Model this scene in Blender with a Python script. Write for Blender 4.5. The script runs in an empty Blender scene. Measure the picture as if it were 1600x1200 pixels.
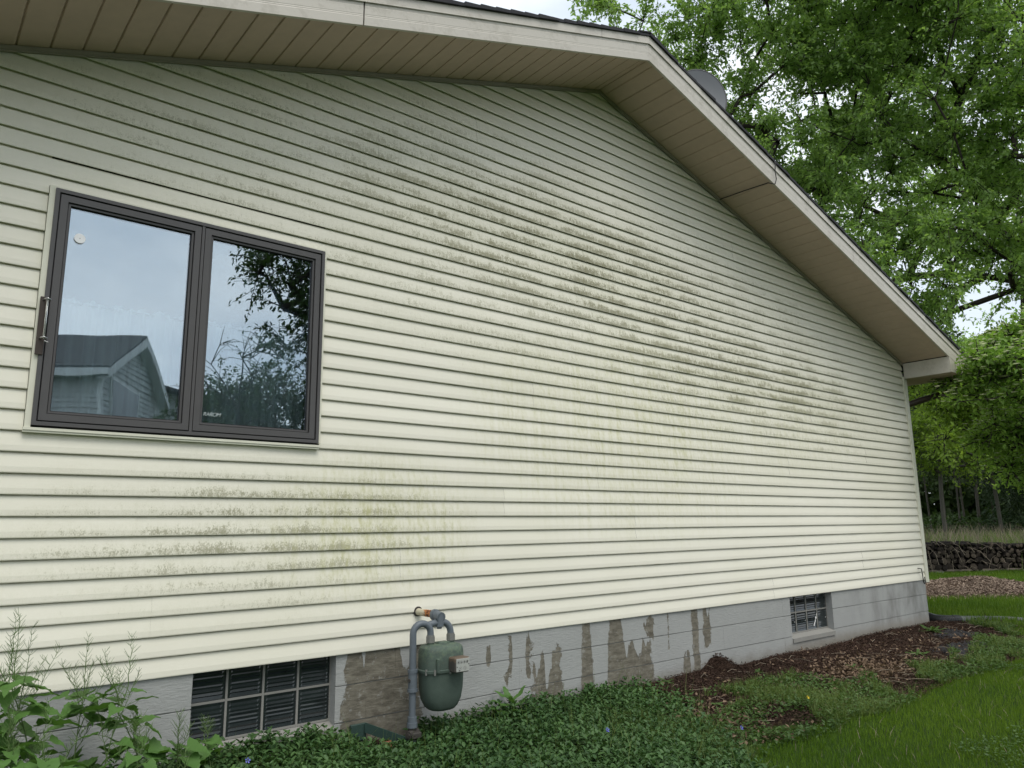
import bpy, bmesh, math, random
import numpy as np
from mathutils import Vector, Matrix

S = bpy.context.scene
COL = S.collection
rng = np.random.default_rng(7)
random.seed(7)
R = math.radians

# ------------------------------------------------------------------ camera
cam = bpy.data.objects.new('camera', bpy.data.cameras.new('camera'))
COL.objects.link(cam)
CR = Vector((0.76925264, -0.63881859, -0.01269604))
CU = Vector((-0.11010725, -0.15210966, 0.9822113))
CD = Vector((0.62938603, 0.75417071, 0.18734931))
CAM = Vector((0, -4.2537, 0.7333))
FPX = 1171.1
m = Matrix((CR, CU, -CD)).transposed().to_4x4()
m.translation = CAM
cam.matrix_world = m
cam.data.sensor_width = 36
cam.data.lens = 36 * FPX / 1600
cam.data.clip_start = 0.05
cam.data.clip_end = 2000
S.camera = cam

# ------------------------------------------------------------------ world, sun, exposure
W = bpy.data.worlds.new('World')
S.world = W
W.use_nodes = True
nt = W.node_tree
nt.nodes.clear()
def N(tree, kind, **kw):
    n = tree.nodes.new(kind)
    for k, v in kw.items():
        if k == 'inp':
            for a, b in v.items(): n.inputs[a].default_value = b
        else: setattr(n, k, v)
    return n
sky = N(nt, 'ShaderNodeTexSky', sky_type='NISHITA', sun_disc=False, sun_elevation=R(61), sun_rotation=R(188), air_density=1.3, dust_density=2.5)
tc = N(nt, 'ShaderNodeTexCoord')
mp = N(nt, 'ShaderNodeMapping'); mp.inputs['Scale'].default_value = (1.0, 1.0, 2.6)
nz = N(nt, 'ShaderNodeTexNoise', inp={'Scale': 2.6, 'Detail': 6, 'Roughness': 0.55, 'Distortion': 0.3})
nz2 = N(nt, 'ShaderNodeTexNoise', inp={'Scale': 1.5, 'Detail': 5, 'Roughness': 0.5})
cr = N(nt, 'ShaderNodeValToRGB')
cr.color_ramp.elements[0].position = 0.36; cr.color_ramp.elements[0].color = (5.0, 5.6, 6.3, 1)
cr.color_ramp.elements[1].position = 0.66; cr.color_ramp.elements[1].color = (7.9, 8.1, 8.2, 1)
cv = N(nt, 'ShaderNodeValToRGB')
cv.color_ramp.elements[0].position = 0.30; cv.color_ramp.elements[0].color = (0.72, 0.72, 0.72, 1)
cv.color_ramp.elements[1].position = 0.55; cv.color_ramp.elements[1].color = (0.98, 0.98, 0.98, 1)
mx = N(nt, 'ShaderNodeMixRGB')
bg = N(nt, 'ShaderNodeBackground', inp={'Strength': 0.118})
wo = N(nt, 'ShaderNodeOutputWorld')
L = nt.links.new
L(tc.outputs['Generated'], mp.inputs['Vector'])
L(mp.outputs[0], nz.inputs['Vector']); L(mp.outputs[0], nz2.inputs['Vector'])
L(nz.outputs['Fac'], cr.inputs['Fac']); L(nz2.outputs['Fac'], cv.inputs['Fac'])
L(cv.outputs['Color'], mx.inputs['Fac']); L(sky.outputs['Color'], mx.inputs[1]); L(cr.outputs['Color'], mx.inputs[2])
L(mx.outputs[0], bg.inputs['Color']); L(bg.outputs[0], wo.inputs['Surface'])

sd = bpy.data.lights.new('sun', 'SUN')
sd.energy = 1.35; sd.angle = R(34); sd.color = (1.0, 0.955, 0.89)
sun = bpy.data.objects.new('sun', sd); COL.objects.link(sun)
el, az = R(61), R(188)      # sun stands behind the camera, high, seen through cloud
sv = Vector((math.sin(az) * math.cos(el), math.cos(az) * math.cos(el), math.sin(el)))
sun.rotation_euler = sv.to_track_quat('Z', 'Y').to_euler()

S.view_settings.view_transform = 'Standard'
S.view_settings.look = 'None'
S.view_settings.exposure = 0.55
S.view_settings.gamma = 1
S.view_settings.use_curve_mapping = False
S.render.engine = 'CYCLES'
S.cycles.max_bounces = 8
S.cycles.transparent_max_bounces = 12

# ------------------------------------------------------------------ materials
MATS = {}
class MT:
    """small node-material helper"""
    def __init__(s, name, rough=0.7, spec=0.4, metal=0.0):
        s.m = bpy.data.materials.new(name); s.m.use_nodes = True
        s.t = s.m.node_tree; s.b = s.t.nodes['Principled BSDF']; s.out = s.t.nodes['Material Output']
        s.b.inputs['Roughness'].default_value = rough
        s.b.inputs['Specular IOR Level'].default_value = spec
        s.b.inputs['Metallic'].default_value = metal
        MATS[name] = s.m
    def n(s, kind, **kw): return N(s.t, kind, **kw)
    def l(s, a, b): s.t.links.new(a, b)
    def val(s, x, sock):
        if isinstance(x, (int, float)): sock.default_value = x
        elif isinstance(x, tuple): sock.default_value = x if len(x) == 4 else (*x, 1)
        else: s.l(x, sock)
    def math(s, op, a, b=0.0, c=0.0, clamp=False):
        n = s.n('ShaderNodeMath', operation=op, use_clamp=clamp)
        s.val(a, n.inputs[0]); s.val(b, n.inputs[1]); s.val(c, n.inputs[2]); return n.outputs[0]
    def mix(s, f, a, b, mode='MIX'):
        n = s.n('ShaderNodeMixRGB', blend_type=mode)
        s.val(f, n.inputs[0]); s.val(a, n.inputs[1]); s.val(b, n.inputs[2]); return n.outputs[0]
    def pos(s):
        n = s.n('ShaderNodeNewGeometry'); return n.outputs['Position']
    def obj(s): return s.n('ShaderNodeTexCoord').outputs['Object']
    def map(s, v, scale=(1, 1, 1), loc=(0, 0, 0)):
        n = s.n('ShaderNodeMapping'); s.l(v, n.inputs['Vector']); n.inputs['Scale'].default_value = scale; n.inputs['Location'].default_value = loc
        return n.outputs[0]
    def noise(s, v, scale, detail=4, rough=0.55, dist=0.0):
        n = s.n('ShaderNodeTexNoise', inp={'Scale': scale, 'Detail': detail, 'Roughness': rough, 'Distortion': dist})
        s.l(v, n.inputs['Vector']); return n.outputs['Fac']
    def ramp(s, f, a, b, ca=(0, 0, 0), cb=(1, 1, 1)):
        n = s.n('ShaderNodeValToRGB'); e = n.color_ramp.elements
        e[0].position = a; e[0].color = (*ca, 1); e[1].position = b; e[1].color = (*cb, 1)
        s.val(f, n.inputs[0]); return n.outputs[0]
    def step(s, f, a, b):
        n = s.n('ShaderNodeMapRange', interpolation_type='SMOOTHSTEP'); s.val(f, n.inputs[0])
        n.inputs[1].default_value = a; n.inputs[2].default_value = b; return n.outputs[0]
    def bump(s, h, strength=0.3, dist=0.01):
        n = s.n('ShaderNodeBump', inp={'Strength': strength, 'Distance': dist}); s.l(h, n.inputs['Height'])
        s.l(n.outputs[0], s.b.inputs['Normal'])
    def color(s, c): s.val(c, s.b.inputs['Base Color'])
    def xyz(s, v):
        n = s.n('ShaderNodeSeparateXYZ'); s.l(v, n.inputs[0]); return n.outputs

def plain(name, col, rough=0.6, spec=0.4, metal=0.0, var=0.18, scale=30, bump=0.1, bd=0.002):
    t = MT(name, rough, spec, metal); v = t.obj()
    f = t.noise(v, scale, 5)
    f2 = t.noise(v, scale * 0.15, 3)
    a = tuple(c * (1 - var) for c in col); b = tuple(min(1, c * (1 + var)) for c in col)
    t.color(t.mix(t.math('ADD', t.math('MULTIPLY', f, .5), t.math('MULTIPLY', f2, .5)), a, b))
    if bump: t.bump(f, bump, bd)
    return t

def leafmat(name, ca, cb, trans=0.35, rough=0.5, spec=0.3, tint=(1.25, 1.3, .7)):
    t = MT(name, rough, spec)
    g = t.n('ShaderNodeNewGeometry')
    v = t.noise(g.outputs['Position'], 0.7, 3)
    f = t.math('ADD', t.math('MULTIPLY', g.outputs['Random Per Island'], .62), t.math('MULTIPLY', t.step(v, .3, .7), .38))
    c = t.mix(f, ca, cb)
    t.color(c)
    tr = t.n('ShaderNodeBsdfTranslucent'); t.l(t.mix(1.0, c, tint, 'MULTIPLY'), tr.inputs['Color'])
    ms = t.n('ShaderNodeMixShader', inp={0: trans}); t.l(t.b.outputs[0], ms.inputs[1]); t.l(tr.outputs[0], ms.inputs[2])
    t.l(ms.outputs[0], t.out.inputs['Surface'])
    return t

E = 0.1016                       # exposure of one siding course
PK, PKZ = 4.62, 4.64             # gable peak on the wall
SL, SR = 0.336, 0.3085           # rake slopes left and right
XL, XR = -1.20, 10.44            # ends of the gable wall

# --- vinyl siding with algae
t = MT('vinyl_siding', 0.5, 0.35)
p = t.pos(); x_, y_, z_ = t.xyz(p)
grain = t.noise(t.map(p, (5, 5, 130)), 2.2, 5, .65)
big = t.noise(p, .9, 3)
base = t.mix(t.math('MULTIPLY', grain, .6), (.745, .720, .61), (.835, .812, .71))
base = t.mix(t.math('MULTIPLY', t.step(big, .35, .7), .35), base, (.70, .68, .55))
row = t.math('FRACT', t.math('DIVIDE', z_, E))
lowr = t.math('MULTIPLY', t.step(row, -.05, .10), t.math('SUBTRACT', 1.0, t.step(row, .30, .88)))
def blob(cx, cz, rx, rz, tilt=0.0, soft=1.0):
    dx = t.math('SUBTRACT', x_, cx)
    dz = t.math('SUBTRACT', t.math('SUBTRACT', z_, cz), t.math('MULTIPLY', dx, tilt))
    a = t.math('POWER', t.math('DIVIDE', dx, rx), 2.0) if False else t.math('MULTIPLY', t.math('DIVIDE', dx, rx), t.math('DIVIDE', dx, rx))
    b = t.math('MULTIPLY', t.math('DIVIDE', dz, rz), t.math('DIVIDE', dz, rz))
    return t.math('MAXIMUM', t.math('SUBTRACT', 1.0, t.math('MULTIPLY', t.math('ADD', a, b), soft)), 0.0)
pat = t.noise(t.map(p, (1.0, 1, 3.2)), 1.7, 4, .6)
D = t.math('MULTIPLY', blob(5.0, 2.75, 5.6, 1.35, -.10), 1.6)
D = t.math('MAXIMUM', D, t.math('MULTIPLY', blob(7.2, 2.1, 3.2, .85, -.06), 1.5))
D = t.math('MAXIMUM', D, t.math('MULTIPLY', blob(1.8, .74, 1.75, .62, .05), 1.15))
D = t.math('MAXIMUM', D, t.math('MULTIPLY', blob(1.9, 2.85, 1.6, .6, .0), .8))
D = t.math('MULTIPLY', D, t.math('ADD', .35, t.math('MULTIPLY', pat, 1.35)))
# dark specks, denser towards the lower edge of each course
sp1 = t.noise(t.map(p, (1, 1, .7)), 150, 3, .7)
sp3 = t.noise(t.map(p, (1, 1, .4)), 46, 4, .7)
wob = t.noise(t.map(p, (1, 1, .3)), 13, 4, .65)
bigp = t.noise(t.map(p, (1, 1, 2.2)), 1.9, 5, .68)
medp = t.noise(t.map(p, (1.1, 1, 6.0)), 2.6, 4, .65)
core = t.math('MAXIMUM', blob(4.6, 2.85, 2.6, .60, -.12), t.math('MAXIMUM', blob(6.7, 2.25, 2.4, .45, -.05), t.math('MULTIPLY', blob(1.7, .78, 1.3, .36, .03), .45)))
# the growth thins upwards on each course, with a wandering upper limit
row2 = t.math('ADD', row, t.math('MULTIPLY', t.math('SUBTRACT', wob, .5), .9))
lowr = t.math('ADD', .30, t.math('MULTIPLY', t.math('SUBTRACT', 1.0, t.step(row2, .12, .85)), t.step(row, -.02, .07)))
cover = t.step(t.math('ADD', t.math('MULTIPLY', bigp, .6), t.math('MULTIPLY', medp, .4)), .40, .60)
A = t.math('MULTIPLY', t.math('MULTIPLY', t.math('MINIMUM', D, 1.3), lowr), t.math('ADD', .48, t.math('MULTIPLY', cover, .66)))
fine = t.math('ADD', t.math('MULTIPLY', sp1, .55), t.math('MULTIPLY', sp3, .45))
sa = t.math('SUBTRACT', .665, t.math('MULTIPLY', A, .175))
speck = t.math('MULTIPLY', t.math('SUBTRACT', fine, sa), 11.0, clamp=True)
film = t.math('MULTIPLY', A, t.step(fine, .33, .66))
c = t.mix(t.math('MULTIPLY', t.math('MULTIPLY', film, t.math('ADD', .65, t.math('MULTIPLY', core, .8))), .60, clamp=True), base, (.43, .425, .27))
c = t.mix(t.math('MULTIPLY', t.math('MULTIPLY', speck, t.math('ADD', .32, t.math('MULTIPLY', core, .42))), .95, clamp=True), c, (.18, .165, .095))
# green vertical runs and a green cast low on the wall
st = t.noise(t.map(p, (26, 26, .9)), 1.0, 4, .6)
G = t.math('MAXIMUM', t.math('MULTIPLY', blob(5.0, 1.45, 2.2, 1.0), 1.3), t.math('MULTIPLY', blob(2.45, .74, .85, .55), 1.5))
G = t.math('MAXIMUM', G, t.math('MULTIPLY', blob(7.2, 1.7, 2.2, .7), .7))
c = t.mix(t.math('MULTIPLY', t.math('MULTIPLY', G, t.math('MULTIPLY', t.step(st, .3, .8), t.math('ADD', .25, t.step(sp3, .35, .65)))), .55, clamp=True), c, (.50, .49, .25))
rn = t.noise(t.map(p, (18, 18, .7)), 1.0, 4, .6)
c = t.mix(t.math('MULTIPLY', t.step(rn, .55, .85), .10), c, (.55, .55, .42))
oi = t.n('ShaderNodeObjectInfo')
c = t.mix(1.0, c, t.mix(oi.outputs['Random'], (.955, .955, .95), (1, 1, 1)), 'MULTIPLY')
t.color(c)
t.bump(t.math('ADD', t.math('MULTIPLY', grain, .8), t.math('MULTIPLY', sp1, .25)), .28, .0018)

t = MT('vinyl_trim', .5, .35); p = t.obj()
t.color(t.mix(t.noise(p, 9, 5), (.62, .61, .49), (.78, .77, .65)))

# --- painted concrete block with peeling paint
t = MT('painted_block', .85, .25)
p = t.pos(); x_, y_, z_ = t.xyz(p)
n1 = t.noise(t.map(p, (1, 1, 1.3)), 5.0, 6, .7); n2 = t.noise(p, 28, 5, .7); n3 = t.noise(t.map(p, (1, 1, .35)), 12, 5, .7)
drp = t.step(t.noise(t.map(p, (1, 1, .06)), 8.5, 2, .5), .45, .72)
def patch(xc, hw, zt, zb, amp=.05, taper=0.0):
    dx = t.math('ABSOLUTE', t.math('SUBTRACT', x_, xc))
    dz = t.math('ABSOLUTE', t.math('SUBTRACT', z_, (zt + zb) / 2))
    w = t.math('ADD', t.math('SUBTRACT', hw, dx), t.math('MULTIPLY', t.math('SUBTRACT', zt, z_), taper))
    h = t.math('SUBTRACT', t.math('SUBTRACT', (zt - zb) / 2, dz), t.math('MULTIPLY', t.math('MULTIPLY', drp, t.math('MULTIPLY', t.step(z_, zt - .5, zt), 1.0)), amp * 5))
    d = t.math('MINIMUM', w, t.math('MULTIPLY', h, .8))
    d = t.math('ADD', d, t.math('MULTIPLY', t.math('SUBTRACT', n1, .5), amp * 2.4))
    return t.math('ADD', d, t.math('MULTIPLY', t.math('SUBTRACT', n3, .5), amp * 1.3))
P = None
for a in [(2.40, .15, .02, -.9, .055, .10), (2.62, .14, .03, -.9, .05, .02), (3.60, .10, -.04, -.34, .11, .0), (3.86, .13, -.16, -.8, .12, .06),
          (4.27, .035, .1, -.9, .012, .06), (4.60, .06, .1, -.5, .02, .10), (4.83, .19, -.18, -.62, .05, .05), (5.02, .04, -.02, -.2, .10, .0),
          (5.25, .008, .05, -.3, .02, .0), (5.62, .045, .1, -.9, .02, .0), (5.79, .05, 0, -.34, .035, .0), (5.45, .1, -.4, -.55, .12, 0), (3.3, .04, -.1, -.2, .08, 0)]:
    q = patch(*a); P = q if P is None else t.math('MAXIMUM', P, q)
P = t.math('ADD', P, t.math('ADD', t.math('MULTIPLY', t.math('SUBTRACT', n2, .5), .05), t.math('MULTIPLY', t.math('SUBTRACT', t.noise(t.map(p, (1, 1, .5)), 60, 4, .7), .5), .035)))
peel = t.step(P, -.006, .006)
grime = t.step(t.noise(t.map(p, (1.2, 1, .5)), 2.2, 5, .65), .40, .75)
paint = t.mix(t.noise(p, 3, 4), (.30, .308, .298), (.375, .382, .37))
right = t.math('MULTIPLY', t.math('ADD', t.step(x_, 8.0, 10.0), .12), grime)
paint = t.mix(t.math('MULTIPLY', right, .75), paint, (.12, .115, .105))
low = t.math('MULTIPLY', t.math('SUBTRACT', 1.0, t.step(z_, -.52, -.36)), t.step(x_, 6.9, 7.4))
paint = t.mix(t.math('MULTIPLY', low, .75), paint, (.27, .255, .225))
chips = t.step(t.math('ADD', n3, t.math('MULTIPLY', n1, .5)), .95, 1.0)
paint = t.mix(t.math('MULTIPLY', chips, .5), paint, (.12, .11, .095))
bare = t.mix(t.step(t.noise(t.map(p, (1, 1, 3)), 10, 6, .7), .3, .7), (.10, .09, .07), (.21, .195, .155))
bare = t.mix(t.math('MULTIPLY', t.step(n2, .58, .66), .5), bare, (.33, .33, .31))
splash = t.math('MULTIPLY', t.math('SUBTRACT', 1.0, t.step(t.math('ADD', z_, t.math('MULTIPLY', n1, .16)), -.46, -.34)), .5)
paint = t.mix(splash, paint, (.16, .14, .105))
t.color(t.mix(peel, paint, bare))
t.bump(t.math('ADD', t.math('ADD', t.math('MULTIPLY', t.noise(t.map(p, (2.2, 2, 11)), 9, 5, .6), 1.0), t.math('MULTIPLY', n2, .6)), t.math('MULTIPLY', peel, -.7)), .55, .006)

plain('mortar', (.30, .30, .285), .95, .2, scale=60, bump=.4, bd=.003)
plain('cement_sill', (.25, .245, .225), .9, .2, scale=25, bump=.4, bd=.003)
plain('window_bronze', (.085, .082, .082), .42, .4, scale=12, var=.15, bump=.05)
plain('gasket_black', (.012, .012, .013), .5, .3)
plain('chrome_metal', (.5, .5, .5), .3, .5, .9)
plain('white_plastic', (.88, .88, .88), .35, .5)
plain('etched_white', (.45, .5, .5), .8, .3, bump=0)
plain('black_cable', (.015, .014, .014), .5, .4)
plain('soffit_brown', (.53, .41, .33), .6, .3, var=.2, scale=14)
plain('eave_trim', (.30, .275, .225), .6, .3, scale=14)
plain('dish_grey', (.085, .095, .105), .5, .4, scale=3, var=.1)
plain('dish_rim', (.03, .03, .032), .5, .4)
plain('shingle', (.045, .045, .05), .95, .2, var=.5, scale=60, bump=.6, bd=.004)
plain('gutter_brown', (.05, .036, .028), .4, .4)
plain('grey_pipe', (.115, .135, .155), .45, .4, var=.3, scale=45, bump=.25)
plain('nut_metal', (.19, .19, .175), .6, .4, .2, var=.45, scale=90, bump=.4)
plain('dark_iron', (.05, .045, .04), .7, .3, var=.5, scale=60, bump=.5)
plain('bracket_green', (.03, .06, .05), .5, .4, var=.4, scale=50)
plain('interior_wall', (.35, .34, .31), .9, .2)
plain('dark_void', (.02, .02, .02), .9, .1)
plain('pvc_hose', (.10, .115, .10), .5, .4, var=.3)
plain('hose_black', (.022, .024, .024), .4, .4)
t = MT('wood_end', .9, .2); oi = t.n('ShaderNodeObjectInfo'); f = t.noise(t.obj(), 3, 5, .7)
t.color(t.mix(t.math('MULTIPLY', t.math('POWER', oi.outputs['Random'], 2.0), f), (.022, .018, .015), (.20, .16, .12))); t.bump(f, .5, .02)
plain('wood_bark', (.022, .018, .016), .95, .15, var=.5, scale=20, bump=.6, bd=.01)
plain('board', (.2, .17, .13), .8, .2)
plain('cinder', (.25, .25, .24), .9, .2)
plain('trunk_bark', (.045, .038, .032), .95, .15, var=.45, scale=9, bump=.8, bd=.02)
plain('pale_bark', (.10, .095, .08), .95, .15, var=.4, scale=9, bump=.8, bd=.02)
plain('dead_stem', (.24, .20, .15), .9, .2, var=.4, bump=0)
plain('stem_green', (.10, .16, .05), .6, .3, var=.3, bump=0)
plain('petal_white', (.8, .8, .78), .6, .3, bump=0)
plain('petal_blue', (.12, .13, .48), .6, .3, bump=0)
plain('petal_yellow', (.75, .55, .03), .6, .3, bump=0)
plain('fabric_black', (.018, .018, .02), .75, .3)
plain('neighbour_siding', (.42, .43, .42), .6, .3, var=.08)
plain('neighbour_trim', (.62, .63, .62), .6, .3, var=.08)
plain('neighbour_roof', (.07, .07, .075), .9, .2, var=.4, scale=30)
plain('neighbour_glass', (.03, .035, .04), .2, .5)
plain('brick_orange', (.20, .085, .05), .9, .2)

# fascia aluminium, weathered
t = MT('fascia_tan', .45, .4); p = t.obj(); q = t.pos()
f = t.noise(t.map(q, (1, 1, 1)), 5, 6, .7); st = t.noise(q, 30, 5, .7)
c = t.mix(f, (.50, .465, .405), (.60, .565, .505))
c = t.mix(t.math('MULTIPLY', t.step(t.math('ADD', f, t.math('MULTIPLY', st, .4)), .68, .85), .28), c, (.25, .225, .165))
t.color(c); t.bump(st, .12, .002)

# meter body with lichen
t = MT('meter_green', .6, .3); p = t.obj(); x_, y_, z_ = t.xyz(p)
f = t.noise(p, 26, 6, .75); f2 = t.noise(p, 70, 5, .8)
c = t.mix(f, (.052, .075, .062), (.085, .115, .095))
lich = t.math('MULTIPLY', t.step(z_, .33, .405), t.step(t.math('ADD', f, t.math('MULTIPLY', f2, .5)), .66, .86))
c = t.mix(t.math('MULTIPLY', lich, .8), c, (.11, .155, .105))
c = t.mix(t.math('MULTIPLY', t.step(z_, .28, .42), t.step(f2, .56, .72)), c, (.13, .095, .06))
t.color(c); t.bump(t.math('ADD', f, f2), .35, .003)
t = MT('index_case', .6, .4); p = t.obj(); x_, y_, z_ = t.xyz(p)
f = t.noise(p, 60, 5, .7)
t.color(t.mix(t.step(t.math('ADD', z_, t.math('MULTIPLY', f, .04)), .378, .392), t.mix(f, (.04, .045, .043), (.09, .075, .062)), (.12, .088, .062)))
plain('dial_plate', (.36, .37, .34), .6, .4, var=.4, scale=120)
t = MT('rusty_pipe', .7, .3); p = t.obj(); x_, y_, z_ = t.xyz(p)
f = t.noise(p, 60, 5, .7)
rm = t.step(t.math('SUBTRACT', t.math('MULTIPLY', f, .12), y_), -.105, -.085)
t.color(t.mix(rm, t.mix(t.step(f, .6, .7), (.52, .48, .36), (.3, .2, .1)), t.mix(t.step(f, .45, .58), (.09, .03, .015), (.48, .19, .06))))

# clear window glass: fresnel reflection over clear pane
t = MT('window_glass', .0, .5)
gl = t.n('ShaderNodeBsdfGlossy', inp={'Roughness': 0.0}); gl.inputs['Color'].default_value = (.78, .88, .98, 1)
trn = t.n('ShaderNodeBsdfTransparent'); trn.inputs['Color'].default_value = (.90, .96, .96, 1)
fr = t.n('ShaderNodeFresnel', inp={'IOR': 1.5})
fac = t.math('ADD', .27, t.math('MULTIPLY', fr.outputs[0], 1.2), clamp=True)
wv = t.noise(t.pos(), 2.2, 1); bp = t.n('ShaderNodeBump', inp={'Strength': .11, 'Distance': .01}); t.l(wv, bp.inputs['Height']); t.l(bp.outputs[0], gl.inputs['Normal'])
ms = t.n('ShaderNodeMixShader'); t.l(fac, ms.inputs[0]); t.l(trn.outputs[0], ms.inputs[1]); t.l(gl.outputs[0], ms.inputs[2]); t.l(ms.outputs[0], t.out.inputs['Surface'])
t = MT('tube_glass', .05, .5); t.color((.5, .52, .5)); t.b.inputs['Transmission Weight'].default_value = .6
t = MT('block_glass', .16, .6); t.color(t.mix(t.noise(t.pos(), 7, 3), (.008, .011, .012), (.03, .04, .04)))
t = MT('curtain_sheer', .9, .1); t.color((.86, .90, .90))
trn = t.n('ShaderNodeBsdfTransparent'); ms = t.n('ShaderNodeMixShader', inp={0: .86}); t.l(trn.outputs[0], ms.inputs[1]); t.l(t.b.outputs[0], ms.inputs[2]); t.l(ms.outputs[0], t.out.inputs['Surface'])

# foliage
leafmat('leaf_big_tree', (.185, .30, .085), (.31, .46, .165), .6, rough=.42, spec=.5)
leafmat('leaf_big_tree_dark', (.17, .285, .075), (.29, .43, .14), .6, rough=.42, spec=.5)
leafmat('leaf_dogwood', (.13, .24, .045), (.28, .43, .10), .55)
leafmat('bract_cream', (.62, .68, .42), (.75, .78, .58), .3, tint=(1, 1, .9))
leafmat('leaf_yellow_green', (.14, .24, .03), (.27, .38, .07), .5)
leafmat('leaf_forest', (.028, .055, .018), (.07, .12, .03), .3)
leafmat('leaf_conifer', (.02, .045, .018), (.06, .10, .035), .1)
leafmat('leaf_vinca', (.022, .062, .020), (.085, .165, .050), .2, rough=.5, spec=.28)
leafmat('leaf_weed', (.03, .07, .015), (.10, .17, .045), .3)
leafmat('leaf_mustard', (.05, .125, .028), (.125, .24, .06), .3)
leafmat('grass_lawn', (.055, .125, .008), (.155, .25, .025), .3, tint=(1.2, 1.2, .6))
leafmat('grass_wild', (.06, .11, .02), (.20, .26, .08), .3)
leafmat('mulch_chip', (.020, .014, .011), (.088, .055, .041), 0.0, rough=.95, spec=.1)
leafmat('wood_chip', (.13, .098, .075), (.40, .31, .24), 0.0, rough=.95, spec=.1)
leafmat('dead_leaf', (.08, .052, .035), (.27, .195, .135), .1, rough=.9, spec=.1)

# ground: soil / lawn soil / forest floor
t = MT('ground', .98, .1); p = t.pos(); x_, y_, z_ = t.xyz(p)
n1 = t.noise(p, 3, 5); n2 = t.noise(p, 45, 5, .7); n0 = t.noise(p, .25, 4)
soil = t.mix(n2, (.014, .009, .007), (.055, .034, .024))
turf = t.mix(n2, (.012, .03, .005), (.04, .075, .012))
lawnm = t.step(t.math('ADD', t.math('SUBTRACT', -1.18, y_), t.math('MULTIPLY', t.math('SUBTRACT', n1, .5), .6)), -.05, .12)
far = t.step(x_, 11.6, 12.4)
c = t.mix(t.math('MAXIMUM', lawnm, far), soil, turf)
fl = t.step(x_, 22.5, 26)
c = t.mix(fl, c, t.mix(n0, (.04, .075, .02), (.10, .13, .05)))
fl = t.step(t.math('ADD', x_, y_), 46, 54)
c = t.mix(fl, c, t.mix(n0, (.03, .03, .018), (.05, .06, .02)))
t.color(c); t.bump(n2, .8, .02)

def M(n): return MATS[n]

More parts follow.
